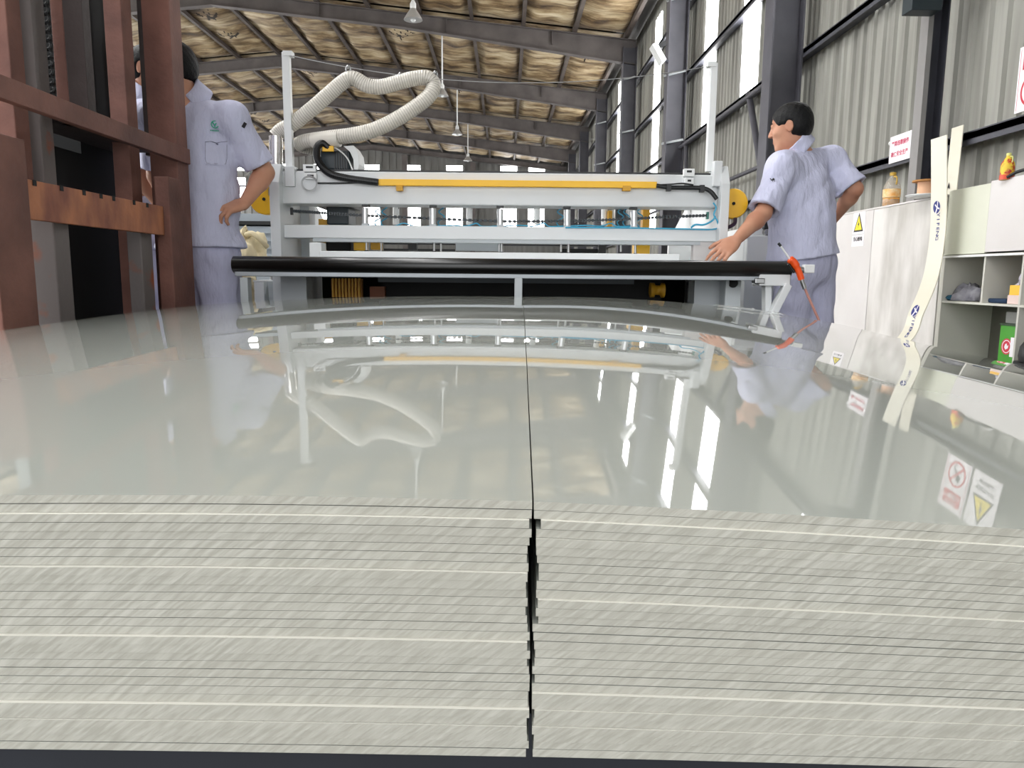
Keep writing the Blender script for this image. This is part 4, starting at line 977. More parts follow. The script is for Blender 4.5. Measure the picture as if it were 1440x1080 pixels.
flat(MB(), c+V(0, 0, 0.050), nx_, UPZ, tr(0.10), 0, 0.002).build('triangle_face', m_signy, o, fix=False)
flat(MB(), c+V(0, 0, 0.045), nx_, UPZ, [(0.018, 0.07), (-0.02, 0.01), (-0.002, 0.012), (-0.014, -0.04), (0.026, 0.022), (0.006, 0.02)], 0, 0.003).build('lightning_bolt', m_ink, o, fix=False)
text_mesh('非操作人员', 0.042, c+V(0, 0, -0.095), nx_, UPZ, m_ink, 'lettering', o, 0.002)
text_mesh('请勿靠近', 0.042, c+V(0, 0, -0.15), nx_, UPZ, m_ink, 'lettering', o, 0.002)

# dark box at the head of the wind post, wall lamp, pendant lamps
q = P(1286, 8, 6.2)
jb = thing('junction_box', 'dark metal box fixed high on the slim wall post', 'box', (q.x, 6.2, q.z))
MB().box(XW-0.36, XW-0.12, 6.15, 6.30, P(1286, 17, 6.2).z, P(1286, -40, 6.2).z).build('case', m_teal, jb, bevel=0.006)
MB().box(XW-0.12, XW-0.10, 6.18, 6.42, P(1286, 10, 6.2).z, P(1286, -20, 6.2).z).build('bracket', m_girt, jb)
q = P(925, 76, 14.9)
fl = thing('flood_light', 'small white flood light tilted on a dark column', 'lamp', q)
MB().bar(q+V(-0.10, 0, 0.16), q+V(0.10, 0, -0.16), 0.30, 0.10, up=(1, 0, 0)).build('housing', m_white, fl, bevel=0.01)
MB().bar(q+V(0.05, 0.0, 0), V(XW-0.36, 15.38, q.z-0.02), 0.04, 0.04).build('bracket', m_girt, fl)
MB().bar(q+V(0.02, 0, 0.14), q+V(0.15, 0, 0.2), 0.04, 0.08).build('driver', m_black, fl)
for (px, py, Y, w, lab) in ((581, 25, 15.0, 0.17, 'white pendant lamp nearest the machine, under the first roof beam'), (622, 133, 22.5, 0.17, 'white pendant lamp hanging just beyond the bend of the hose'),
                       (643, 188, 29.0, 0.19, 'small white pendant lamp far down the hall, the third along'), (658, 225, 36.0, 0.2, 'tiny farthest white pendant lamp above the gable windows')):
    q = P(px, py, Y)
    l = thing('pendant_lamp', lab, 'lamp', q, 'pendant lamps along the hall')
    MB().lathe(q+V(0, 0, -0.04), [(w*1.05, 0), (w, 0.02), (w*0.72, 0.10), (w*0.42, 0.17), (w*0.35, 0.2)], 22).build('lamp_shade', m_alu, l)
    MB().lathe(q+V(0, 0, 0.15), [(w*0.34, 0), (w*0.34, 0.10), (w*0.15, 0.16)], 16).build('lamp_holder', m_white, l)
    MB().ball(q+V(0, 0, -0.03), w*0.3, 10).build('bulb', m_white, l)
    MB().cyl(q+V(0, 0, 0.3), V(q.x, q.y, roof_z(q.x)+0.2), 0.022, n=8).build('hanger_rod', m_white, l)

# clutter behind and under the machine's rack-side end
def sack(c, sx, sy, sz, seed, lab):
    o = thing('woven_sack', lab, 'sack', c, 'cream sacks beside the machine')
    crumple(c, sx, sy, sz, seed, m_sack, 'bag', o, 28)
    MB().tube(spline([Vector(c)+V(sx*0.1, -sy*0.3, sz*0.98), Vector(c)+V(sx*0.55, -sy*0.5, sz*1.0), Vector(c)+V(sx*1.0, -sy*0.4, sz*0.72), Vector(c)+V(sx*1.1, -sy*0.2, sz*0.6)], 5), 0.018, 8).build('tied_neck', m_sack, o)
    return o
cr = thing('storage_crate', 'blue grey ribbed steel crate behind the cream sack', 'crate', (-2.2, 6.2, 0))
xa, xb = P(318, 340, 6).x, P(400, 340, 6).x
MB().box(xa, xb, 6.0, 6.8, 0.0, P(350, 318, 6).z).build('body', mat('crate_paint', '#9fa8b0', 0.5, var=0.1), cr)
for i in range(5):
    z = P(350, 326+i*11, 6).z; MB().box(xa, xb, 5.98, 6.0, z-0.012, z+0.012).build('rib', mat('crate_paint', '#9fa8b0'), cr)
MB().box(xa, xb, 5.985, 6.6, P(350, 316, 6).z, P(350, 311, 6).z).build('lid_edge', m_black, cr)
MB().box(xa, xb, 6.02, 6.7, P(350, 311, 6).z, P(350, 300, 6).z).build('lid', mat('crate_paint', '#9fa8b0'), cr)
tb = thing('sack_trolley', 'low dark trolley carrying the big cream sack', 'trolley', (-1.75, 4.95, 0))
zsk = P(348, 372, 4.9).z
MB().box(P(322, 360, 4.9).x, P(378, 360, 4.9).x, 4.7, 5.2, zsk-0.05, zsk).build('platform', m_black, tb)
for dx in (0.05, 0.2):
    for dy in (4.75, 5.15): MB().cyl((P(322, 360, 4.9).x+dx, dy, 0), (P(322, 360, 4.9).x+dx, dy, zsk-0.05), 0.02).build('leg', m_steel, tb)
sack((P(348, 360, 4.95).x, 4.95, zsk+0.001), 0.125, 0.15, P(345, 330, 4.95).z-zsk, 4, 'cream woven sack with a tied neck on the trolley behind the machine end')
zk = 0.5
st = thing('side_stool', 'low grey stand under the small cream sack at the roller end', 'stand', (-1.35, 3.7, 0))
MB().box(P(330, 400, 3.8).x, P(380, 400, 3.8).x, 3.62, 3.95, 0.55, 0.60).build('top', m_grey2, st)
for x in (P(332, 400, 3.8).x+0.03, P(378, 400, 3.8).x-0.03): MB().box(x-0.02, x+0.02, 3.65, 3.9, 0, 0.55).build('leg', m_grey2, st)
sack((P(347, 405, 3.8).x, 3.8, 0.601), 0.065, 0.1, P(347, 392, 3.8).z-0.60, 9, 'small cream sack tucked under the roller beside the worker')
wb_ = thing('white_box', 'small white box beside the cream sack under the roller', 'box', (P(365, 405, 3.75).x, 3.75, 0.6))
MB().box(P(361, 405, 3.72).x, P(375, 405, 3.72).x, 3.68, 3.9, 0.601, P(365, 396, 3.72).z).build('carton', m_white, wb_, bevel=0.003)
MB().box(P(361, 405, 3.72).x-0.003, P(375, 405, 3.72).x+0.003, 3.677, 3.903, P(365, 396, 3.72).z, P(365, 394, 3.72).z).build('lid', m_white, wb_)

# clear offcut lying at the far edge of the wall-side stack
def on_right(s, t, up=0.0):
    S = stack_shape(s, t); return V(SEAM+s*ca-t*sa, YF+s*sa+t*ca, ZT+S+up)
of = thing('film_offcut', 'crumpled clear plastic film strip lying on the far edge of the glossy sheet', 'offcut')
vs = []; rr = random.Random(2)
for i in range(16):
    s = 0.70+i*0.017; h = 0.003+0.006*abs(math.sin(i*1.7))+rr.uniform(0, 0.004)
    vs += [on_right(s, 2.30, 0.002), on_right(s+rr.uniform(-.01, .01), 2.33, h), on_right(s, 2.39, 0.002)]
MB().add(vs, [(i*3+j, i*3+j+1, i*3+j+4, i*3+j+3) for i in range(15) for j in range(2)]).build('film', mat('clear_film', '#dfe3e2', 0.2, alpha=0.3), of, fix=False)
pbx = thing('lathe_box', 'white gearbox housing behind the worker at the machine end', 'housing', P(1070, 345, 4.3))
MB().pbox(1046, 320, 1076, 372, 4.35, 0.35).build('case', m_grey, pbx, bevel=0.01)
MB().pbox(1050, 331, 1090, 372, 4.30, 0.05).build('front_cover', m_grey, pbx, bevel=0.006)
MB().lathe(P(1079, 326, 4.30), [(0.016, 0), (0.016, 0.04)], 16, axis=(0, 1, 0)).build('gauge', m_steel, pbx)
MB().pbox(1075, 305, 1086, 322, 4.32, 0.08).build('valve', m_black, pbx, bevel=0.004)
MB().box(P(1048, 350, 4.35).x, P(1090, 350, 4.35).x, 4.33, 4.7, 0.0, P(1060, 372, 4.35).z).build('stand', m_grey2, pbx)
# ---------------------------------------------------------------- people: smooth bodies from blended distance fields
class Field:
    """signed distance field on an adaptive grid, meshed by surface nets"""
    def __init__(s, lo, hi, step, fine=()):
        ax = []
        for k in range(3):
            c = [lo[k]]
            while c[-1] < hi[k]:
                h = step
                for fl, fh, fs in fine:
                    if fl[k]-step < c[-1] < fh[k]: h = min(h, fs)
                c.append(c[-1]+h)
            ax.append(np.array(c, dtype=np.float32))
        s.ax = ax; s.f = np.full([len(a) for a in ax], 0.2, np.float32)
    def reg(s, lo, hi, pad=0.06):
        sl = []
        for k in range(3):
            a = int(np.searchsorted(s.ax[k], lo[k]-pad)); b = int(np.searchsorted(s.ax[k], hi[k]+pad)); sl.append(slice(max(a, 0), max(b, 1)))
        X = s.ax[0][sl[0]][:, None, None]; Y = s.ax[1][sl[1]][None, :, None]; Z = s.ax[2][sl[2]][None, None, :]
        return tuple(sl), X, Y, Z
    @staticmethod
    def smin(a, b, k):
        if k <= 0: return np.minimum(a, b)
        h = np.clip(0.5+0.5*(b-a)/k, 0, 1); return b*(1-h)+a*h-k*h*(1-h)
    def put(s, sl, d, k, op):
        if op == '+': s.f[sl] = s.smin(s.f[sl], d.astype(np.float32), k)
        else: s.f[sl] = -s.smin(-s.f[sl], d.astype(np.float32), k)
    def cap(s, a, b, ra, rb=None, k=0.02, op='+'):
        rb = ra if rb is None else rb; a = np.array(a, float); b = np.array(b, float); r = max(ra, rb)
        sl, X, Y, Z = s.reg(np.minimum(a, b)-r, np.maximum(a, b)+r); ba = b-a
        h = np.clip(((X-a[0])*ba[0]+(Y-a[1])*ba[1]+(Z-a[2])*ba[2])/max(ba.dot(ba), 1e-9), 0, 1)
        d = np.sqrt((X-a[0]-ba[0]*h)**2+(Y-a[1]-ba[1]*h)**2+(Z-a[2]-ba[2]*h)**2)-(ra+(rb-ra)*h)
        s.put(sl, d, k, op)
    def ell(s, c, rad, fr, k=0.02, op='+'):
        c = np.array(c, float); r = max(rad); sl, X, Y, Z = s.reg(c-r, c+r); dx, dy, dz = X-c[0], Y-c[1], Z-c[2]
        k0 = 0; k1 = 0
        for ax, ra in zip(fr, rad):
            q = dx*ax[0]+dy*ax[1]+dz*ax[2]; k0 = k0+(q/ra)**2; k1 = k1+(q/ra**2)**2
        k0 = np.sqrt(k0); k1 = np.sqrt(k1)+1e-9
        s.put(sl, k0*(k0-1)/k1, k, op)
    def cut(s, p, n, k=0.004):   # keep the side opposite to n
        p = np.array(p, float); n = np.array(n, float); n /= np.linalg.norm(n)
        X = s.ax[0][:, None, None]; Y = s.ax[1][None, :, None]; Z = s.ax[2][None, None, :]
        d = (X-p[0])*n[0]+(Y-p[1])*n[1]+(Z-p[2])*n[2]
        s.f = -s.smin(-s.f, -d.astype(np.float32), k)
    def folds(s, fn):
        X = s.ax[0][:, None, None]; Y = s.ax[1][None, :, None]; Z = s.ax[2][None, None, :]
        s.f = s.f+fn(X, Y, Z).astype(np.float32)
    def mesh(s, name, mats, parent, smooth=2):
        f = s.f; ins = f < 0
        c = np.zeros([n-1 for n in f.shape], np.int8)
        cr = [(i, j, k) for i in (0, 1) for j in (0, 1) for k in (0, 1)]
        def sub(a, o): return a[o[0]:a.shape[0]-1+o[0], o[1]:a.shape[1]-1+o[1], o[2]:a.shape[2]-1+o[2]]
        for o in cr: c += sub(ins, o)
        act = np.argwhere((c > 0) & (c < 8)); ids = np.full(c.shape, -1, np.int32); ids[tuple(act.T)] = np.arange(len(act))
        acc = np.zeros((len(act), 3)); cnt = np.zeros(len(act))
        for o in cr:
            for k in range(3):
                if o[k]: continue
                o2 = list(o); o2[k] = 1
                i0 = act+np.array(o); i1 = act+np.array(o2)
                a = f[tuple(i0.T)].astype(float); b = f[tuple(i1.T)].astype(float); m = (a < 0) != (b < 0)
                t = np.where(m, a/np.where(m, a-b, 1), 0)
                p0 = np.stack([s.ax[q][i0[:, q]] for q in range(3)], 1); p1 = np.stack([s.ax[q][i1[:, q]] for q in range(3)], 1)
                acc += np.where(m[:, None], p0+(p1-p0)*t[:, None], 0); cnt += m
        v = acc/cnt[:, None]
        quads = []
        for k in range(3):
            u, w = (k+1) % 3, (k+2) % 3
            sl0 = [slice(None)]*3; sl1 = [slice(None)]*3; sl0[k] = slice(0, -1); sl1[k] = slice(1, None)
            A = ins[tuple(sl0)]; B = ins[tuple(sl1)]; e = np.argwhere(A != B)
            ok = (e[:, u] > 0) & (e[:, w] > 0) & (e[:, u] < f.shape[u]-1) & (e[:, w] < f.shape[w]-1); e = e[ok]
            def gid(du, dw):
                q = e.copy(); q[:, u] += du; q[:, w] += dw; return ids[tuple(q.T)]
            Q = np.stack([gid(-1, -1), gid(0, -1), gid(0, 0), gid(-1, 0)], 1)
            fl = A[tuple(e.T)]; Q[~fl] = Q[~fl][:, ::-1]; quads.append(Q)
        Q = np.concatenate(quads)
        for _ in range(smooth):
            sm = np.zeros_like(v); n = np.zeros(len(v))
            for a, b in ((0, 1), (1, 2), (2, 3), (3, 0)):
                np.add.at(sm, Q[:, a], v[Q[:, b]]); np.add.at(n, Q[:, a], 1); np.add.at(sm, Q[:, b], v[Q[:, a]]); np.add.at(n, Q[:, b], 1)
            v = v*0.5+0.5*sm/np.maximum(n, 1)[:, None]
        org = np.array(ORIG.get(parent.name, Vector((0, 0, 0))))
        me = bpy.data.meshes.new(name); me.vertices.add(len(v)); me.vertices.foreach_set('co', (v-org).astype(np.float32).ravel())
        me.loops.add(len(Q)*4); me.loops.foreach_set('vertex_index', Q.astype(np.int32).ravel())
        me.polygons.add(len(Q)); me.polygons.foreach_set('loop_start', np.arange(0, len(Q)*4, 4, dtype=np.int32)); me.polygons.foreach_set('loop_total', np.full(len(Q), 4, np.int32))
        me.polygons.foreach_set('use_smooth', np.ones(len(Q), bool)); me.update(calc_edges=True); me.validate()
        me.materials.append(mats)
        o = bpy.data.objects.new(name, me); COL.objects.link(o); o.parent = parent; ORIG[o.name] = Vector(org)
        return o

def nv(v): v = Vector(v); v.normalize(); return v
def frame(fwd, up=(0, 0, 1)):
    f = nv(fwd); r = nv(f.cross(Vector(up))); u = r.cross(f); return r, f, u      # person's right, forward, up

def hand(F, wrist, kn, palm_n, thumb_side, curl, spread=0.08, sc=1.1):
    """palm plus five separate fingers. kn: middle knuckle; palm_n: the way the palm faces; thumb_side: unit vector towards the thumb"""
    d = nv(kn-wrist); s = nv(thumb_side-d*d.dot(thumb_side)); n = nv(palm_n-d*d.dot(palm_n)); L = (kn-wrist).length
    for i, off in enumerate((0.030, 0.010, -0.010, -0.029)):
        base = wrist+s*(off*0.55*sc)+d*0.012; k = kn+s*(off*sc)-d*(0.004*abs(i-1))
        F.cap(base, k, 0.0135*sc, 0.0105*sc, 0.012)
        ln = (0.037, 0.041, 0.038, 0.030)[i]*sc; c = curl[i]; dr = nv(d+s*(spread*(1.2-0.75*i)))
        p = k; ang = c[0]
        for j, (q, rr) in enumerate(((1.0, 0.0092), (0.62, 0.0083), (0.5, 0.0074))):
            dd = dr*math.cos(ang)+n*math.sin(ang); e = p+dd*(ln*q)
            F.cap(p, e, rr*sc, (rr-0.0008)*sc, 0.003); p = e
            if j < 2: ang += c[j+1]
    F.ell((wrist+kn)/2+n*0.004, (0.036*sc, L*0.55, 0.015*sc), (s, d, n), 0.012)
    t0 = wrist+s*0.018*sc+d*0.018; t1 = t0+nv(s*0.75+d*0.6+n*0.35)*0.038*sc; t2 = t1+nv(s*0.45+d*0.85+n*0.25)*0.030*sc; t3 = t2+nv(s*0.2+d*0.95+n*0.3)*0.024*sc
    F.cap(t0, t1, 0.0145*sc, 0.0115*sc, 0.012); F.cap(t1, t2, 0.0105*sc, 0.0095*sc, 0.003); F.cap(t2, t3, 0.0095*sc, 0.008*sc, 0.003)

def person(name, label, J, step=0.008, hs=0.0042):
    o = thing(name, label, 'person', (J['pelvis'].x, J['pelvis'].y, 0), 'workers in grey uniforms')
    r, f, u = frame(J['face']); hr, hf, hu = frame(J['look'])
    neck, pel, H = J['neck'], J['pelvis'], J['head']
    pts = [neck, pel, H]+[J[k] for k in ('shL', 'shR', 'elL', 'elR', 'wrL', 'wrR', 'knL', 'knR')]
    lo = np.array([min(p[k] for p in pts) for k in range(3)])-0.24; hi = np.array([max(p[k] for p in pts) for k in range(3)])+0.24
    lo[2] = -0.005; hi[2] = H.z+0.16
    fine = [(np.array(H)-0.13, np.array(H)+0.13, 0.0062)]
    for sd in 'LR':
        if J.get('curl'+sd): c = np.array(J['kn'+sd]); fine.append((c-0.13, c+0.11, hs))
    F = Field(lo, hi, step, fine)
    up = nv(neck-pel); tr = nv(r-up*r.dot(up)); tf = nv(up.cross(tr))
    if tf.dot(f) < 0: tf = -tf
    fr = (tr, tf, up); TL = (neck-pel).length
    ch = pel+up*TL*0.60; be = pel+up*TL*0.33
    w = J.get('w', 1.0)
    def torso(F, g, gb=0.0):
        F.ell(ch, (0.165*w+g, 0.108*w+g, TL*0.385), fr, 0.05); F.ell(be, (0.150*w+g+gb, 0.110*w+g+gb, TL*0.40), fr, 0.06)
        F.ell(pel-up*0.01, (0.165*w+g+gb, 0.118*w+g+gb, 0.15), fr, 0.05)
        for sd in 'LR': F.cap(neck-up*0.062, J['sh'+sd], 0.050+g*0.7, 0.058+g, 0.045)
    def leg(F, sd, g, gk=0.0, low=0.0):
        h = pel+tr*(0.088 if sd == 'R' else -0.088)-up*0.05; kn = J['knee'+sd]; an = J['ankle'+sd]
        F.cap(h, kn, 0.084+g, 0.056+g+gk, 0.03); F.cap(kn, an, 0.054+g+gk, 0.036+g+gk*1.6, 0.025)
        return h, kn, an
    # body
    torso(F, -0.004)
    F.cap(neck-up*0.03, H-hu*0.055-hf*0.014, 0.056, 0.052, 0.03)
    for sd in 'LR':
        S, E, Wp = J['sh'+sd], J['el'+sd], J['wr'+sd]
        F.cap(S, E, 0.050, 0.039, 0.03); m = E.lerp(Wp, 0.28); F.cap(E, m, 0.039, 0.041, 0.02); F.cap(m, Wp, 0.041, 0.0255, 0.02)
        h, kn, an = leg(F, sd, 0)
        F.cap(an, an+f*0.10-V(0, 0, an.z-0.045), 0.036, 0.034, 0.02); F.cap(an-V(0, 0, an.z-0.04)-f*0.03, an+f*0.14-V(0, 0, an.z-0.035), 0.036, 0.03, 0.02)
        if J.get('curl'+sd):
            hand(F, Wp, J['kn'+sd], J['palm'+sd], J['thumb'+sd], J['curl'+sd])
        else:
            dd = nv(Wp-E); hand(F, Wp, Wp+dd*0.085, J.get('palm'+sd, -tr if sd == 'R' else tr), f, [(0.3, 0.5, 0.4)]*4, 0.05)
    # head
    def hp(a, b, c): return H+hr*a+hf*b+hu*c
    hfm = (hr, hf, hu)
    F.ell(hp(0, -0.008, 0.030), (0.074, 0.094, 0.083), hfm, 0.02)
    F.ell(hp(0, 0.022, -0.035), (0.058, 0.066, 0.078), hfm, 0.03)
    F.ell(hp(0, 0.066, -0.092), (0.024, 0.018, 0.018), hfm, 0.025)
    for q in (-1, 1):
        F.ell(hp(q*0.041, 0.056, -0.020), (0.022, 0.020, 0.020), hfm, 0.02)
        F.ell(hp(q*0.031, 0.083, 0.012), (0.015, 0.010, 0.010), hfm, 0.012, '-')
        F.ell(hp(q*0.032, 0.074, 0.010), (0.012, 0.010, 0.012), hfm, 0.004)
        F.cap(hp(q*0.014, 0.087, 0.026), hp(q*0.046, 0.074, 0.026), 0.006, 0.005, 0.012)
        F.ell(hp(q*0.074, -0.006, -0.004), (0.007, 0.019, 0.032), hfm, 0.006)
        F.ell(hp(q*0.080, -0.001, -0.002), (0.005, 0.010, 0.018), hfm, 0.004, '-')
        F.ell(hp(q*0.010, 0.098, -0.024), (0.007, 0.008, 0.006), hfm, 0.006)
    F.cap(hp(0, 0.086, 0.016), hp(0, 0.104, -0.020), 0.007, 0.010, 0.010)
    F.cap(hp(-0.017, 0.082, -0.052), hp(0.017, 0.082, -0.052), 0.0065, 0.0065, 0.006)
    F.cap(hp(-0.014, 0.080, -0.064), hp(0.014, 0.080, -0.064), 0.0075, 0.0075, 0.006)
    F.cap(hp(-0.020, 0.089, -0.058), hp(0.020, 0.089, -0.058), 0.0016, 0.0016, 0.004, '-')
    body = F.mesh('body', m_skin, o, 2)
    # eyes, brows
    for q in (-1, 1):
        e = MB().ball(hp(q*0.031, 0.0725, 0.011), 0.0092, 12).build('eye', m_eye, o)
        MB().ball(hp(q*0.031, 0.0788, 0.011), 0.0042, 8).build('iris', m_iris, e)
        MB().tube([hp(q*0.014, 0.090, 0.030), hp(q*0.032, 0.086, 0.034), hp(q*0.047, 0.076, 0.029)], [0.003, 0.0035, 0.002], 6).build('eyebrow', m_hair, o)
    MB().tube([hp(-0.017, 0.0865, -0.0585), hp(0, 0.0895, -0.057), hp(0.017, 0.0865, -0.0585)], 0.0028, 6).build('lips', m_lip, o)
    # hair: close cap, longer on top, short at the nape
    Hf = Field(np.array(H)-0.14, np.array(H)+0.15, 0.005)
    Hf.ell(hp(0, -0.010, 0.036), (0.080, 0.099, 0.087), hfm, 0.01); Hf.ell(hp(0, -0.030, 0.0), (0.078, 0.078, 0.075), hfm, 0.02)
    Hf.ell(hp(0, 0.088, -0.03), (0.074, 0.062, 0.088), hfm, 0.012, '-')
    for q in (-1, 1):
        Hf.ell(hp(q*0.085, 0.030, -0.045), (0.040, 0.045, 0.060), hfm, 0.010, '-'); Hf.ell(hp(q*0.082, -0.004, -0.010), (0.016, 0.024, 0.036), hfm, 0.006, '-')
    Hf.cut(hp(0, -0.05, -0.058), -hu+hf*0.2, 0.01)
    Hf.folds(lambda X, Y, Z: 0.0012*np.sin(190*X+70*Z)*np.sin(160*Y+120*Z))
    Hf.mesh('hair', m_hair, o, 1)
    # shirt
    lo2 = lo.copy(); lo2[2] = pel.z-0.12; hi2 = hi.copy(); hi2[2] = neck.z+0.12
    S = Field(lo2, hi2, 0.0075 if step < 0.009 else 0.010)
    torso(S, 0.014, 0.012)
    S.cap(pel-tr*0.06, be, 0.13, 0.13, 0.05)
    hem = pel-up*(J.get('hem', 0.06))
    sl = J.get('sleeve', 0.86)
    for sd in 'LR':
        A, E = J['sh'+sd], J['el'+sd]; cu = A.lerp(E, sl)
        S.cap(A-up*0.008, cu+nv(E-A)*0.03, 0.064, 0.073, 0.05)
    rv = Vector(J.get('seed', (1, 2, 3)))
    def fold(X, Y, Z):
        a = X*tr.x+Y*tr.y; b = X*tf.x+Y*tf.y
        low = np.clip((neck.z-Z)*2.6, 0.15, 1)
        v1 = np.abs(np.sin(15*a+4*Z+rv.x+1.2*np.sin(6*Z+rv.y)))**0.7
        v2 = np.abs(np.sin(13*Z+9*a+7*b+rv.z+0.8*np.sin(8*a)))**0.7
        v3 = np.abs(np.sin(24*Z-19*a+11*b+rv.y))**0.8*np.abs(np.sin(6*Z+5*b+rv.x))
        return -(0.011*v1*low+0.009*v2*np.abs(np.sin(5*a-3*Z+rv.x))+0.006*v3)+0.010
    S.folds(fold)
    S.cut(hem, -up, 0.006)
    # hollow hem, neck and cuffs
    S.cap(pel-up*0.30, hem+up*0.035, 0.125, 0.118, 0.0, '-')
    for sd in 'LR':
        A, E = J['sh'+sd], J['el'+sd]; cu = A.lerp(E, sl); d = nv(E-A)
        sl_, X, Y, Z = S.reg(np.array(cu)-0.13, np.array(cu+d*0.06)+0.13, 0.0)
        dist = np.sqrt((X-cu.x)**2+(Y-cu.y)**2+(Z-cu.z)**2); pl = (X-cu.x)*d.x+(Y-cu.y)*d.y+(Z-cu.z)*d.z
        g = S.f[sl_]; S.f[sl_] = np.where(dist < 0.125, np.maximum(g, pl), g)
        S.cap(cu-d*0.045, cu+d*0.12, 0.050, 0.058, 0.004, '-')
    S.cap(neck+up*0.01, H-hu*0.05, 0.060, 0.066, 0.006, '-')
    nb = nv(nv(H-hu*0.055-neck)+up*0.25); c0, pn = neck+nb*0.012, nv(nb+tf*0.45)      # trim the neckline, only close to the neck
    sl_, X, Y, Z = S.reg(np.array(c0)-0.2, np.array(c0)+0.2, 0.0)
    pl = (X-c0.x)*pn.x+(Y-c0.y)*pn.y+(Z-c0.z)*pn.z
    rad = np.sqrt(np.maximum((X-c0.x)**2+(Y-c0.y)**2+(Z-c0.z)**2-pl**2, 0)); g = S.f[sl_]
    S.f[sl_] = np.where(rad < 0.105, np.maximum(g, pl), g)
    sh = S.mesh('shirt', m_shirt, o, 1)
    # collar: a turned-down band round the neck, open at the front
    na = nb; tl = pn
    G = Field(np.array(neck)-0.16, np.array(neck)+0.16, 0.005)
    G.cap(neck-na*0.03, neck+na*0.035, 0.098, 0.078, 0.004); G.cap(neck-na*0.10, H-hu*0.05, 0.061, 0.065, 0.004, '-')
    G.cut(neck+na*0.042, tl, 0.004); G.cut(neck-na*0.036, -tl, 0.004)
    G.cap(neck+tf*0.092+na*0.05, neck+tf*0.096-na*0.08, 0.014, 0.030, 0.004, '-')
    G.mesh('collar', m_shirt, sh, 1)
    # trousers and shoes
    T = Field((lo[0], lo[1], 0.04), (hi[0], hi[1], pel.z+0.2), 0.009 if step < 0.009 else 0.012)
    T.ell(pel-up*0.01, (0.172*w, 0.125*w, 0.15), fr, 0.05)
    for sd in 'LR':
        h, kn, an = leg(T, sd, 0.016, 0.018)
    T.folds(lambda X, Y, Z: 0.004*np.sin(30*X+18*Z+rv.x)*np.sin(21*Z+16*Y+rv.y)+0.003*np.sin(50*Z+30*X)*np.sin(12*Y+20*X))
    T.cut(pel+up*0.11, up, 0.004); T.cut((0, 0, 0.075), (0, 0, -1), 0.004)
    T.mesh('trousers', m_trous, o, 1)
    for sd in 'LR':
        an = J['ankle'+sd]; G = Field(np.array((an.x-0.2, an.y-0.2, -0.004)), np.array((an.x+0.2, an.y+0.2, 0.16)), 0.007)
        b = V(an.x, an.y, 0.04)
        G.cap(b-f*0.045, b+f*0.16, 0.044, 0.038, 0.03); G.cap(b, an+V(0, 0, 0.02), 0.046, 0.047, 0.03); G.cut((0, 0, 0.002), (0, 0, -1), 0.003)
        G.mesh('shoe', m_shoe, o, 1)
    return o, sh, dict(tr=tr, tf=tf, up=up, ch=ch, be=be)

def surf(o, p, d):   # first surface point of mesh object o from world point p along d
    dg = bpy.context.evaluated_depsgraph_get(); bpy.context.view_layer.update()
    org = ORIG.get(o.name, Vector((0, 0, 0)))
    ok, loc, nrm, _ = o.ray_cast(Vector(p)-org, Vector(d).normalized())
    return (loc+org, nrm) if ok else (Vector(p), -Vector(d))

def decal(mb, o, p, d, right, up, pts, mi=0, lift=0.002):
    """flat outline pressed onto the cloth: each point is cast onto the shirt"""
    right = Vector(right).normalized(); up = Vector(up).normalized(); out = []
    for x, y in pts:
        q, n = surf(o, Vector(p)+right*x+up*y, d); out.append(q-Vector(d).normalized()*lift)
    return mb.add(out, [tuple(range(len(out)))], mi)

# worker at the wall side, seen from behind, one hand on the bed
fR = V(-0.50, 0.86, 0)
pelR = P(1131, 366, 3.92)
JR = dict(face=fR, look=V(-0.86, 0.48, -0.14), head=P(1112, 180, 3.88), neck=P(1122, 208, 3.90), pelvis=pelR,
          shL=P(1100, 232, 3.80), shR=P(1168, 224, 4.00), elL=P(1073, 300, 3.71), elR=P(1202, 266, 3.93),
          wrL=P(1035, 338, 3.60), wrR=P(1174, 306, 4.09), knL=P(1017, 353, 3.57), knR=P(1160, 312, 4.15),
          palmL=V(0.29, 0.83, -0.34), thumbL=V(-0.8, 0.4, 0.3), curlL=[(0.3, 0.5, 0.35), (0.35, 0.5, 0.35), (0.4, 0.5, 0.35), (0.45, 0.5, 0.35)],
          palmR=V(-0.6, -0.5, -0.1), thumbR=V(0, 0, 1), curlR=[(0.5, 0.5, 0.4)]*4,
          kneeL=P(1110, 470, 3.93), kneeR=P(1142, 470, 3.98), ankleL=V(1.42, 3.93, 0.09), ankleR=V(1.62, 3.99, 0.09),
          w=1.06, hem=-0.015, sleeve=0.93, seed=(0.3, 1.1, 2.2))
for k, px in (('L', 1110), ('R', 1146)):
    q = P(px, 480, 3.95 if k == 'L' else 4.0); JR['knee'+k] = V(q.x, q.y, 0.48); JR['ankle'+k] = V(q.x+0.01, q.y-0.02, 0.09)
wR, shR_, fr_ = person('person', 'person in grey work shirt seen from behind, hand on the machine bed', JR)
# camel shaped black embroidery on the near sleeve
sp = P(1086, 253, 3.6); dcam = nv(sp-cC); rt, upv = nv(dcam.cross(V(0, 0, 1))), V(0, 0, 1)
camel = [(-0.013, 0.004), (-0.010, 0.009), (-0.006, 0.007), (-0.003, 0.001), (0.001, 0.006), (0.004, 0.010), (0.008, 0.008), (0.011, 0.004), (0.012, -0.010), (0.010, -0.010), (0.009, -0.002), (0.003, -0.002), (0.002, -0.010), (0.000, -0.010), (0.000, -0.003), (-0.006, -0.003), (-0.009, 0.004)]
decal(MB(), shR_, sp, dcam, rt, upv, [(a*0.95, b*0.95) for a, b in camel]).build('camel_emblem', m_ink, shR_, fix=False)
# black strap and keys at the waist side
q = P(1081, 322, 3.72)

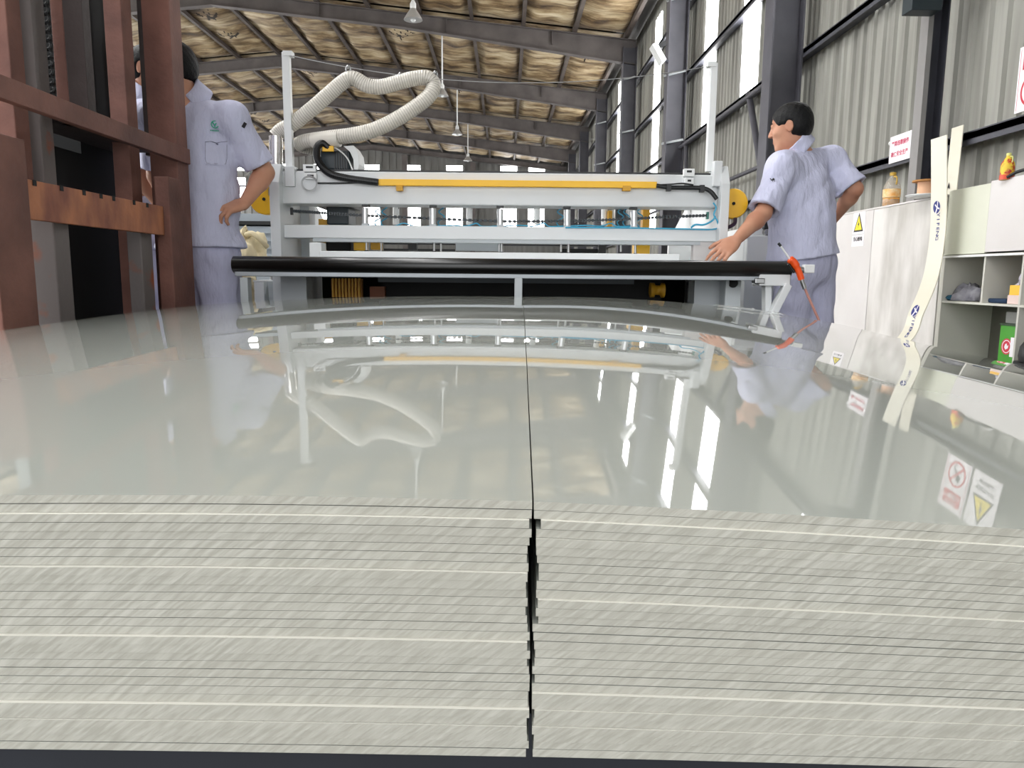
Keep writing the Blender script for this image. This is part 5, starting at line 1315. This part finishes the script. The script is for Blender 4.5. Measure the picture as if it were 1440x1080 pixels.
# worker with hand on hip beside the rack
fL = V(-0.22, -0.97, 0)
pelL = P(281, 350, 3.47)
JL = dict(face=fL, look=V(-0.80, -0.55, -0.22), head=P(243, 98, 3.44), neck=P(268, 138, 3.48), pelvis=pelL,
          shL=P(327, 166, 3.44), shR=P(213, 166, 3.52), elL=P(373, 243, 3.52), elR=P(220, 248, 3.60),
          wrL=P(343, 287, 3.43), wrR=P(250, 300, 3.66), knL=P(317, 293, 3.37), knR=P(262, 310, 3.66),
          palmL=V(0, 0.46, -0.73), thumbL=V(-0.1, 0.8, 0.5), curlL=[(0.45, 0.7, 0.5), (0.5, 0.75, 0.5), (0.6, 0.75, 0.5), (0.7, 0.75, 0.5)],
          w=1.04, hem=0.0, sleeve=0.86, seed=(1.3, 0.2, 0.7))
for k, px in (('L', 317), ('R', 258)):
    q = P(px, 470, 3.46); JL['knee'+k] = V(q.x, q.y, 0.49); JL['ankle'+k] = V(q.x, q.y+0.03, 0.09)
wL, shL_, fr_ = person('person', 'person in grey shirt with a green chest emblem, one hand on hip', JL)
# pocket, button, embroidery and sleeve tab
c = P(304, 211, 3.2); d = nv(c-cC); rt = nv(d.cross(V(0, 0, 1))); upv = rt.cross(d)
s_ = 3.3e-3
def grid_patch(o, c, w, h, n, name, m, parent, lift, thick=0.0, pts=None):
    mb = MB(); vs = []
    for j in range(n+1):
        for i in range(n+1):
            q, nn = surf(o, c+rt*((i/n-0.5)*w)+upv*((j/n-0.5)*h), d); vs.append(q-d*lift)
    mb.add(vs, [(j*(n+1)+i, j*(n+1)+i+1, (j+1)*(n+1)+i+1, (j+1)*(n+1)+i) for j in range(n) for i in range(n)], 0, True)
    return mb.build(name, m, parent, fix=False)
pk = grid_patch(shL_, P(304, 210, 3.2), 32*s_*0.93, 42*s_*0.93, 8, 'pocket', m_shirt, shL_, 0.006)
grid_patch(shL_, P(304, 193.5, 3.2), 34*s_*0.93, 11*s_*0.93, 8, 'pocket_flap', m_shirt, shL_, 0.0095)
def outline(o, pts, name, m, parent, r=0.0014, lift=0.006):
    path = []
    for px, py in pts:
        q, nn = surf(o, P(px, py, 3.2), d); path.append(q-d*lift)
    return MB().tube(path, r, 5).build(name, m, parent)
m_seam = mat('shirt_seam', '#8b8ba4', 0.9)
outline(shL_, [(288, 190), (288, 200), (288, 212), (288, 224), (290, 230), (304, 231), (318, 232), (320, 224), (320, 212), (320, 200), (321, 192)], 'pocket_seam', m_seam, shL_, 0.0012, 0.006)
outline(shL_, [(288, 199), (296, 198), (304, 200.5), (312, 199), (321, 198)], 'flap_seam', m_seam, shL_, 0.0012, 0.0095)
q, nn = surf(shL_, P(305.5, 202, 3.2), d); MB().ball(q-d*0.010, 0.0045, 10).build('button', m_seam, shL_)
q0, nn = surf(shL_, P(302, 173, 3.2), d)
mb = MB(); disc(mb, q0-d*0.006, rt, upv, 0.0125, 0.0165, 28, 0, 0); mb.build('emblem_ring', m_emb, shL_, fix=False)
mb = MB(); flat(mb, q0-d*0.0062, rt, upv, [(-0.012, 0.008), (-0.008, 0.011), (-0.001, 0.0), (0.008, 0.011), (0.011, 0.008), (0.002, -0.004), (0.001, -0.011), (-0.003, -0.011), (-0.003, -0.004)], 0, 0); mb.build('emblem_leaf', m_emb, shL_, fix=False)
q1, nn = surf(shL_, P(303, 182, 3.2), d)
mb = MB()
for k in range(7): flat(mb, q1-d*0.006, rt, upv, [(-0.021+k*0.006, -0.003), (-0.017+k*0.006, -0.003), (-0.017+k*0.006, 0.0025), (-0.021+k*0.006, 0.0025)], 0, 0)
mb.build('embroidered_line', m_emb, shL_, fix=False)
tabp = P(343.5, 176, 3.2); d2 = nv(tabp-cC)
decal(MB(), shL_, tabp, d2, nv(rt*0.86-upv*0.5), nv(upv*0.86+rt*0.5), [(-0.007, -0.012), (0.007, -0.012), (0.007, 0.012), (-0.007, 0.012)][::1], 0, 0.003).build('sleeve_tab', m_ink, shL_, fix=False)
belt = MB().pbox(322, 334, 331, 341, 3.34, 0.02)
# third worker, mostly hidden by the rack
fM = V(0.97, -0.22, 0)
YP = 3.90
JM = dict(face=fM, look=V(0.98, -0.15, -0.12), head=P(211, 99, YP), neck=P(207, 136, YP), pelvis=P(214, 352, YP),
          shL=P(213, 168, YP+0.17), shR=P(204, 168, YP-0.17), elL=P(216, 250, YP+0.20), elR=P(202, 250, YP-0.20), wrL=P(246, 287, YP+0.12), wrR=P(226, 292, YP-0.18),
          knL=P(256, 292, YP+0.10), knR=P(240, 298, YP-0.18), hem=0.0, sleeve=0.9, seed=(2.0, 0.4, 1.0))
for k, dy in (('L', 0.09), ('R', -0.09)):
    q = P(216, 470, YP); JM['knee'+k] = V(q.x+0.02, q.y+dy, 0.49); JM['ankle'+k] = V(q.x, q.y+dy, 0.09)
person('person', 'person mostly hidden behind the rusty rack posts, facing the machine', JM, step=0.0095, hs=0.006)
